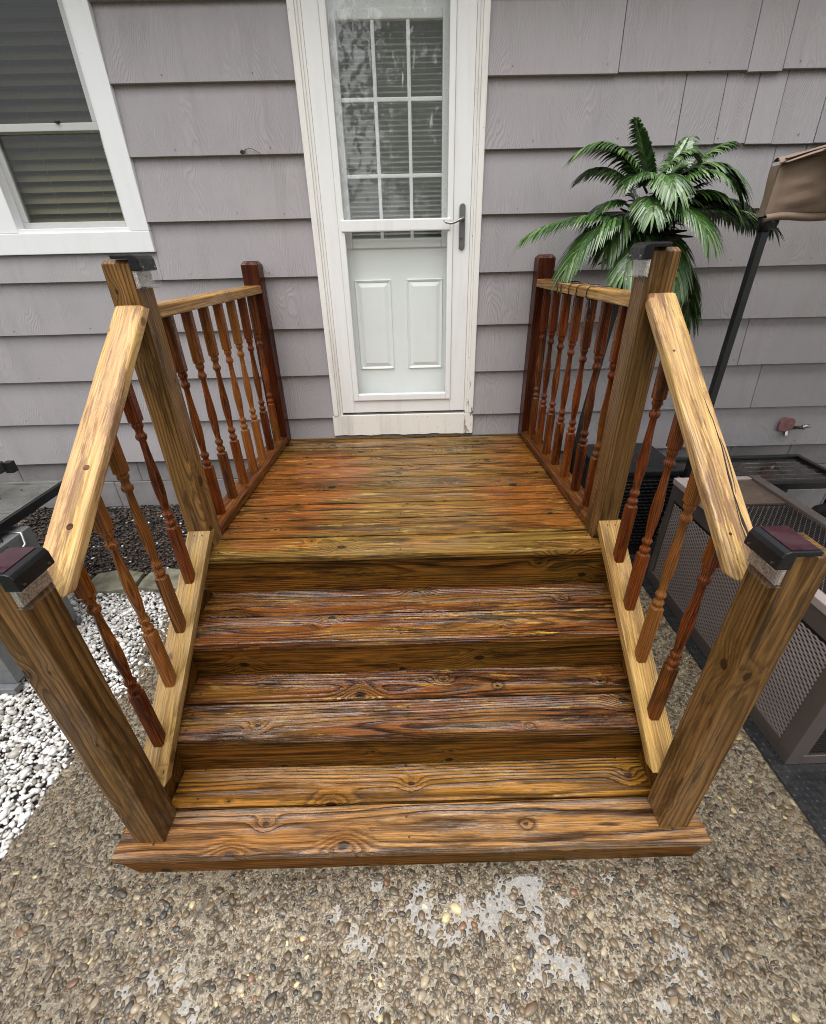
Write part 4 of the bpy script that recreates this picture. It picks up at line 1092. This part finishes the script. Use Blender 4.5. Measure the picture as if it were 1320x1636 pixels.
# ------------------------------------------------------------------ canopy at the right
m_tan = NT("tan_canopy_cloth"); _t = m_tan; wv = _t.noise(_t.objco(), 7, 4, 0.6); wf = _t.noise(_t.objco(), 400, 2)
m_tan = _t.fin(_t.mix(_t.ss(wv, .35, .7), (0.225, 0.158, 0.115), (0.18, 0.122, 0.088)), 0.85, _t.bump(_t.math('MULTIPLY_ADD', wf, .15, wv), 0.35, 0.012))
can = thing("canopy", (1.56, -0.5, 0), "tan fabric canopy corner with folded edges on a black metal pole, at the right edge", "canopy")
boxo("pole", 1.545, 1.578, -0.517, -0.484, GZ+.01, 1.735, m_blackm, can, 0.003)
boxo("foot_plate", 1.49, 1.63, -0.57, -0.43, GZ+0.0087, GZ+0.015, m_blackm, can)
s = MB(); s.tube([(1.535, -0.5, 1.70), (1.60, -0.5, 1.70)], 0.026, 14); s.tube([(1.56, -0.5, 1.665), (1.56, -0.5, 1.72)], 0.024, 14); s.obj("corner_bracket", m_black, can, smooth=True)
# valance: wrinkled sheet with thickness, front face along +x, side face running back
def sheet(name, fn, nu, nv, mat, par, thick=0.004):
    V = []; F = []
    for k in range(2):
        for i in range(nu+1):
            for j in range(nv+1):
                p = Vector(fn(i/nu, j/nv)); V.append(p + Vector((0, thick*k, 0)))
    N_ = (nu+1)*(nv+1)
    for i in range(nu):
        for j in range(nv):
            a_ = i*(nv+1)+j; F.append((a_, a_+nv+1, a_+nv+2, a_+1)); F.append((a_+N_, a_+1+N_, a_+nv+2+N_, a_+nv+1+N_))
    for i in range(nu):
        a_ = i*(nv+1); F.append((a_, a_+N_, a_+nv+1+N_, a_+nv+1)); a_ += nv; F.append((a_, a_+nv+1, a_+nv+1+N_, a_+N_))
    for j in range(nv):
        a_ = j; F.append((a_, a_+1, a_+1+N_, a_+N_)); a_ = nu*(nv+1)+j; F.append((a_, a_+N_, a_+1+N_, a_+1))
    b = MB(); b.add(V, F); return b.obj(name, mat, par, smooth=True)
def wr(a, b_): return 0.010*math.sin(a*5+b_*7)*math.sin(b_*3.1+a*2) + 0.006*math.sin(a*13-b_*9) + 0.004*math.sin(a*23+b_*17)
def val(u_, v_):
    x = 1.530+u_*1.6; z0 = 1.722-0.010*u_*1.6+0.006*math.sin(u_*20); z1 = 1.897+0.36*u_*1.0
    z = z0+(z1-z0)*v_
    return (x+0.004*v_, -0.522-0.05*math.sin(min(1, v_*1.02)*math.pi)*0.5*min(1, u_*6) + wr(u_*3, v_*2)*min(1, u_*8), z)
sheet("valance", val, 60, 16, m_tan, can)
def hem(u_, v_):
    x = 1.530+u_*1.6; return (x, -0.532-0.012*math.sin(v_*math.pi)+0.003*math.sin(u_*37), 1.700+0.028*v_-0.014*u_+0.006*math.sin(u_*17)+0.004*math.sin(u_*41))
sheet("hem", hem, 60, 4, m_tan, can)
def sidev(u_, v_):
    return (1.532+0.004*math.sin(v_*5), -0.520+u_*0.05, 1.722+0.175*v_)
b = MB(); nu, nv = 8, 6
V = [sidev(i/nu, j/nv) for i in range(nu+1) for j in range(nv+1)]; V2 = [(x+.004, y, z) for x, y, z in V]; n_ = len(V)
F = []
for i in range(nu):
    for j in range(nv):
        a_ = i*(nv+1)+j; F += [(a_, a_+nv+1, a_+nv+2, a_+1), (a_+n_, a_+1+n_, a_+nv+2+n_, a_+nv+1+n_)]
b.add(V+V2, F); b.obj("side_valance", m_tan, can, smooth=True)
# folded roof layers above the valance
for k, (oy, oz, sl_) in enumerate(((-0.545, 0.004, 0.36), (-0.50, 0.020, 0.395))):
    def fold(u_, v_, oy=oy, oz=oz, sl_=sl_, k=k):
        x = 1.530+k*0.03+u_*1.57; a_ = -0.4+v_*2.2
        return (x, oy+0.020*math.cos(a_*1.6), 1.893+oz+sl_*u_*1.0 + 0.016*math.sin(a_*1.6)*(0.3+min(1, u_*4)) + 0.004*math.sin(u_*21+k))
    sheet("roof_fold", fold, 50, 8, m_tan, can, 0.006)
def unseen_roof(u_, v_):  # unseen canopy extension, added to shade the lower right
    return (1.66+u_*2.2, -0.56-v_*2.1, 1.945+0.40*u_*2.2*0.9-0.10*math.sin(v_*math.pi)*u_+0.01*math.sin(u_*17+v_*9))
V = [unseen_roof(i/16, j/14) for i in range(17) for j in range(15)]; F = [(i*15+j, i*15+15+j, i*15+16+j, i*15+j+1) for i in range(16) for j in range(14)]
b = MB(); b.add(V + [(x, y, z-.005) for x, y, z in V], F + [tuple(q+255 for q in reversed(f_)) for f_ in F]); b.obj("unseen_canopy_roof", m_tan, can, smooth=True)
boxo("pole", 1.72, 1.753, -2.66, -2.627, GZ+.01, 1.95, m_blackm, can, 0.003)  # out-of-view pole carrying the added roof
def roofs(u_, v_):
    return (1.54+u_*1.6, -0.505+v_*0.05, 1.905+0.37*u_+0.02*v_+0.012*math.sin(u_*11+v_*4))
V = [roofs(i/20, j/8) for i in range(21) for j in range(9)]; F = [(i*9+j, i*9+9+j, i*9+10+j, i*9+j+1) for i in range(20) for j in range(8)]
b = MB(); b.add(V + [(x, y, z-.005) for x, y, z in V], F + [tuple(q+189 for q in reversed(f_)) for f_ in F]); b.obj("roof_cloth", m_tan, can, smooth=True)

# ------------------------------------------------------------------ diamond plate mat
def matm():
    t = NT("black_rubber_mat"); wp = t.pos(); n = t.noise(wp, 30, 3)
    return t.fin(t.mix(n, (0.010, 0.010, 0.011), (0.022, 0.022, 0.024)), t.ss(n, .3, .7, .16, .38), t.bump(t.noise(wp, 200, 3), 0.2, 0.002), Coat_Weight=0.3)
m_mat = matm()
fm = thing("floor_mat", (1.6, -1.4, 0), "wet black diamond tread rubber mat under the brown storage box", "mat")
boxo("sheet", 1.320, 2.6, -2.9, -0.22, GZ+0.003, GZ+0.0085, m_mat, fm, 0.002, 1)
dv, df_ = [], []
n0 = 0
for i in range(60):
    for j in range(70):
        x = 1.332+i*0.021; y = -2.88+j*0.021*1.0
        if x > 2.4 or y > -1.2 or (x > 1.40 and y > -1.77): continue
        a_ = math.pi/4 if (i+j) % 2 else -math.pi/4; c, s_ = math.cos(a_), math.sin(a_)
        for (lx, ly, lz) in ((-.010, 0, 0), (0, -.003, 0), (.010, 0, 0), (0, .003, 0), (-.005, 0, .0016), (.005, 0, .0016)):
            dv.append((x+lx*c-ly*s_, y+lx*s_+ly*c, GZ+0.0084+lz))
        for q in ((0, 1, 4), (1, 5, 4), (1, 2, 5), (2, 3, 5), (3, 4, 5), (3, 0, 4)): df_.append([n0+e_ for e_ in q])
        n0 += 6
tag(link("tread_pattern", mesh_np("tread_pattern", dv, df_), m_mat, fm), kind='stuff')

# ------------------------------------------------------------------ brown storage box with expanded-mesh panels
m_brn = plain("brown_painted_metal", (0.075, 0.060, 0.053), 0.38, 0, 0.15, 6, 0.08, 200, coat=0.4)
m_brnl = plain("pale_rim", (0.30, 0.25, 0.235), 0.35, 0, 0.1, 6, coat=0.3)
m_mesh = plain("brown_mesh", (0.17, 0.138, 0.124), 0.4, 0.1, 0.12, 6, coat=0.2)
m_void = plain("mesh_backing", (0.010, 0.008, 0.008), 0.8)
bx0, bx1, by0, by1, bz0, bz1 = 1.372, 1.800, -1.808, -0.690, GZ+0.010, 0.580
box = thing("storage_box", (1.5, -1.3, 0), "brown metal storage box with mesh panels beside the right stair rail", "storage box")
boxo("core", bx0+.014, bx1-.014, by0+.014, by1-.014, bz0, bz1-.03, m_void, box)
s = MB()
fr_ = 0.05
s.box(bx0, bx0+.013, by0+.060, by1-.04, bz0, bz0+0.07); s.box(bx0, bx0+.013, by0+.060, by1-.04, bz1-0.11, bz1-.035); s.box(bx0, bx0+.013, by1-.04, by1, bz0, bz1-.035)
s.box(bx0+.05, bx1-.05, by0, by0+.013, bz0, bz0+0.05); s.box(bx0+.05, bx1-.05, by0, by0+.013, bz1-0.10, bz1-.035)
s.obj("frame", m_brn, box, 0.002, 1)
s = MB(); s.prism([(bx0-.001, by0-.001), (bx0+.050, by0-.001), (bx0+.050, by0+.013), (bx0+.013, by0+.013), (bx0+.013, by0+.0595), (bx0-.001, by0+.0595)], 'z', bz0, bz1-.035)
s.obj("corner_post", m_brn, box, 0.003, 2)
boxo("corner_post", bx1-.05, bx1, by0-.001, by0+.013, bz0, bz1-.035, m_brn, box, 0.003)
s = MB(); s.box(bx0+.05, bx0+.066, by0+.003, by0+.012, bz0+.05, bz1-.10); s.obj("corner_seam", m_brn, box)
def emesh(name, O, U, Vd, lu, lv, pu, pv, wdt, mat, par):
    """expanded metal: zigzag strands along U stacked along V"""
    O, U, Vd = Vector(O), Vector(U), Vector(Vd); N = U.cross(Vd).normalized(); V = []; F = []
    rows = int(lv/pv); n = int(lu/(pu/2))
    for rI in range(rows+1):
        for i in range(n+1):
            ph = 1 if (i+rI) % 2 else -1
            c_ = O+U*(i*pu/2)+Vd*(rI*pv+ph*pv*0.30)
            V += [c_-Vd*wdt*.5-N*wdt*.35, c_+Vd*wdt*.5+N*wdt*.35]
            if i:
                k = len(V)-4; F.append((k, k+2, k+3, k+1))
    me = bpy.data.meshes.new(name); me.from_pydata([tuple(v) for v in V], [], F)
    return tag(link(name, me, mat, par), kind='stuff')
emesh("side_grille", (bx0+.004, by0+.062, bz0+.075), (0, 1, 0), (0, 0, 1), (by1-by0)-.105, bz1-bz0-.195, 0.030, 0.0105, 0.0050, m_mesh, box)
emesh("front_grille", (bx0+.068, by0+.004, bz0+.055), (1, 0, 0), (0, 0, 1), bx1-bx0-.12, bz1-bz0-.165, 0.030, 0.0105, 0.0050, m_mesh, box)
# lid: pale rim, brown back rail, mesh top, plain inset at the far end
lz = bz1-.033
s = MB(); s.box(bx0-.004, bx0+.040, by0-.004, by1+.004, lz, bz1); s.box(bx0+.0405, bx1-.045, by1-.028, by1+.004, lz, bz1-.001); s.box(bx0+.0405, bx1-.045, by0-.004, by0+.03, lz, bz1-.001)
lid = s.obj("lid_rim", m_brnl, box, 0.004, 2)
s = MB(); s.box(bx1-.0445, bx1+.004, by0-.004, by1+.004, lz, bz1+.004); s.obj("back_rail", m_brn, box, 0.004, 2)
boxo("lid_pan", bx0+.041, bx1-.046, by0+.031, by1-.029, lz-.004, bz1-.022, m_void, box)
emesh("lid_grille", (bx0+.042, by0+.032, bz1-.010), (0, 1, 0), (1, 0, 0), 0.80, bx1-bx0-.090, 0.026, 0.0120, 0.0058, m_mesh, box)
boxo("inset_panel", bx0+.042, bx1-.047, by0+.845, by1-.030, bz1-.020, bz1-.008, plain("worn_brown_panel", (0.075, 0.052, 0.038), 0.5, 0, 0.3, 14), box, 0.002)
s = MB(); s.tube([(bx0-.004, -0.84, 0.533), (bx0-.022, -0.84, 0.543), (bx0-.022, -0.84, 0.580), (bx0+.006, -0.84, 0.588)], 0.008, 8); s.tube([(bx0-.012, -0.83, 0.523), (bx0-.012, -0.87, 0.513)], 0.007, 8); s.obj("latch", m_steel, box, smooth=True)
boxo("hasp", bx0+.02, bx0+.05, by0+.90, by0+.94, bz1, bz1+.008, m_black, box, 0.002)

# ------------------------------------------------------------------ black table and plastic bundle at the back right
tb = thing("patio_table", (2.05, -0.35, 0), "wet black square table with raised rim against the right wall", "table")
tx0, tx1, ty0, ty1, tz = 1.62, 2.475, -0.545, -0.15, 0.45
s = MB(); s.box(tx0, tx1, ty0, ty0+.03, tz-.035, tz+.008); s.box(tx0, tx1, ty1-.03, ty1, tz-.035, tz+.008); s.box(tx0, tx0+.03, ty0+.03, ty1-.03, tz-.035, tz+.008); s.box(tx1-.03, tx1, ty0+.03, ty1-.03, tz-.035, tz+.008)
m_tbl = NT("wet_black_tabletop"); _t = m_tbl; wn_ = _t.noise(_t.pos(), 22, 3, .6)
m_tbl = _t.fin(_t.mix(wn_, (0.012, 0.009, 0.007), (0.035, 0.022, 0.016)), _t.ss(wn_, .4, .6, .06, .4), _t.bump(wn_, .3, .004), Coat_Weight=0.4)
s.obj("rim", m_blackm, tb, 0.004)
for k in range(6):
    w_ = (ty1-ty0-.062)/6; boxo("slat", tx0+.031, tx1-.031, ty0+.031+k*w_, ty0+.031+(k+1)*w_-.003, tz-.03, tz-.010, m_tbl, tb, 0.002, 1)
for x in (tx0+.03, tx1-.03):
    for y in (ty0+.03, ty1-.03): boxo("leg", x-.02, x+.02, y-.02, y+.02, GZ+.0086, tz-.036, m_blackm, tb, 0.003)
bm = bmesh.new(); bmesh.ops.create_icosphere(bm, subdivisions=4, radius=1.0)
for v in bm.verts:
    n = v.co.copy(); q = 0.10*math.sin(n.x*5+n.y*3)*math.sin(n.z*4+1) + 0.06*math.sin(n.x*11-n.z*9+n.y*5) + 0.035*math.sin(n.y*21+n.x*13) + 0.02*math.sin(n.z*31+n.x*17)
    zc = n.z*(1+q); v.co = Vector((n.x*(1+q)*0.26, n.y*(1+q)*0.30, max(-0.9, zc)*0.30))
for fc in bm.faces: fc.smooth = True
me = bpy.data.meshes.new("plastic_bag"); bm.to_mesh(me); bm.free()
m_bag = plain("black_plastic_film", (0.010, 0.010, 0.012), 0.22, 0, 0.3, 8, 0.6, 14, coat=0.2)
tag(link("plastic_bag", me, m_bag, None, Matrix.Translation((2.20, -0.96, 0.20))), "crumpled black plastic bag beyond the brown storage box at the right edge", "bag")

# ------------------------------------------------------------------ grill at the left edge
m_sst = plain("dull_stainless", (0.30, 0.30, 0.28), 0.32, 0.85, 0.25, 7, 0.05)
m_gry = plain("grey_sheet_metal", (0.15, 0.155, 0.16), 0.5, 0.25, 0.15, 20, 0.25, 240)
gr = thing("gas_grill", (-2.1, -1.0, 0), "grey metal gas grill cart with side shelf, vented cabinet and hose at the left edge", "grill")
s = MB(); s.box(-2.55, -1.852, -1.16, -0.575, 0.575, 0.590); s.obj("side_shelf", m_sst, gr, 0.003)
s = MB(); s.box(-1.866, -1.852, -1.16, -0.575, 0.590, 0.606); s.box(-2.55, -1.866, -0.590, -0.575, 0.590, 0.604); s.box(-2.55, -1.866, -0.90, -0.86, 0.590, 0.598); s.obj("shelf_rim", m_sst, gr, 0.003)
s = MB(); s.box(-1.850, -1.838, -1.17, -0.565, 0.560, 0.602); s.obj("shelf_edge", m_blackm, gr, 0.002)
for (x, y) in ((-2.02, -0.66), (-2.06, -0.75)):
    s = MB(); s.tube([(x, y, 0.589), (x, y, 0.594)], 0.008, 12); s.obj("bolt", m_steel, gr)
s = MB(); s.box(-2.6, -2.245, -0.56, -0.44, 0.607, 0.67); s.obj("firebox", plain("olive_enamel", (0.05, 0.05, 0.04), 0.4), gr, 0.01)
boxo("leg_post", -2.243, -2.205, -0.46, -0.42, 0.60, 0.66, m_blackm, gr)
cab = boxo("cabinet", -2.45, -1.80, -1.36, -0.93, GZ+.035, 0.535, m_gry, gr, 0.004)
for z0 in (0.03, 0.34):
    for k in range(4):
        b = MB(); zz2 = z0+k*0.026; b.prism([(-1.10, zz2), (-0.99, zz2), (-0.985, zz2+.006), (-0.99, zz2+.011), (-1.10, zz2+.011), (-1.105, zz2+.006)], 'x', -1.8005, -1.7985); b.obj("vent_slot", m_void, cab)
boxo("base_rail", -2.45, -1.795, -1.39, -1.35, GZ, GZ+.034, m_gry, gr, 0.003)
boxo("base_rail", -2.45, -1.795, -0.95, -0.92, GZ, GZ+.034, m_gry, gr, 0.003)
s = MB(); s.tube([(-1.95, -1.08, 0.56), (-1.84, -1.06, 0.54), (-1.78, -1.10, 0.49), (-1.775, -1.17, 0.44), (-1.78, -1.26, 0.40), (-1.83, -1.36, 0.39)], 0.011, 10); s.obj("hose", m_black, gr, smooth=True)
s = MB(); s.tube([(-1.90, -1.00, 0.55), (-1.80, -0.99, 0.53), (-1.775, -1.02, 0.49), (-1.785, -1.08, 0.46)], 0.008, 10); s.obj("gas_pipe", m_sst, gr, smooth=True)

# ------------------------------------------------------------------ trees across the yard (seen mirrored in the glass)
m_lf = isl("tree_leaf", [(0, (0.018, 0.045, 0.014)), (0.6, (0.035, 0.075, 0.022)), (1, (0.07, 0.12, 0.04))], 0.5)
m_trk = plain("tree_bark", (0.06, 0.045, 0.033), 0.9, 0, 0.3, 9, 0.8, 30)
def tree(x, y, H, cr, label, n=5200):
    t = thing("tree", (x, y, -0.06), label, "tree", "trees across the yard")
    s = MB(); s.tube([(x, y, -0.1), (x+.1, y, H*.3), (x-.1, y+.1, H*.6), (x, y, H*.92)], [0.26, 0.2, 0.13, 0.03], 10)
    for k in range(9):
        a_ = k*2.4; z = H*(.3+.06*k); s.tube([(x, y, z), (x+math.cos(a_)*cr*.4, y+math.sin(a_)*cr*.4, z+cr*.25), (x+math.cos(a_)*cr*.8, y+math.sin(a_)*cr*.8, z+cr*.35)], [0.07, 0.045, 0.015], 7)
    s.obj("trunk", m_trk, t, smooth=True)
    cl = rng.normal(0, 1, (46, 3)); cl /= np.linalg.norm(cl, axis=1)[:, None]
    cl = cl*np.array([cr*.8, cr*.8, H*.34])*(rng.random((46, 1))**.4) + np.array([x, y, H*.60])
    pts = cl[rng.integers(0, 46, n)] + rng.normal(0, cr*.17, (n, 3))
    a_ = rng.normal(0, 1, (n, 3)); a_ /= np.linalg.norm(a_, axis=1)[:, None]
    b2 = np.cross(a_, rng.normal(0, 1, (n, 3))); b2 /= np.linalg.norm(b2, axis=1)[:, None]
    L_ = rng.uniform(.07, .15, (n, 1))*cr/2.2
    V = np.stack([pts-a_*L_, pts-b2*L_*.5, pts+a_*L_, pts+b2*L_*.5], 1).reshape(-1, 3)
    link("crown", mesh_np("crown", V, np.arange(4*n).reshape(-1, 4)), m_lf, t)
tree(-3.6, -13.0, 8.0, 2.6, "leafy tree across the yard, left one of the three mirrored in the storm door glass")
tree(0.9, -15.0, 9.5, 2.9, "tall leafy tree across the yard, middle of the three mirrored in the door glass")
tree(5.2, -13.5, 8.5, 2.8, "leafy tree across the yard, right one of the three mirrored in the storm door glass")
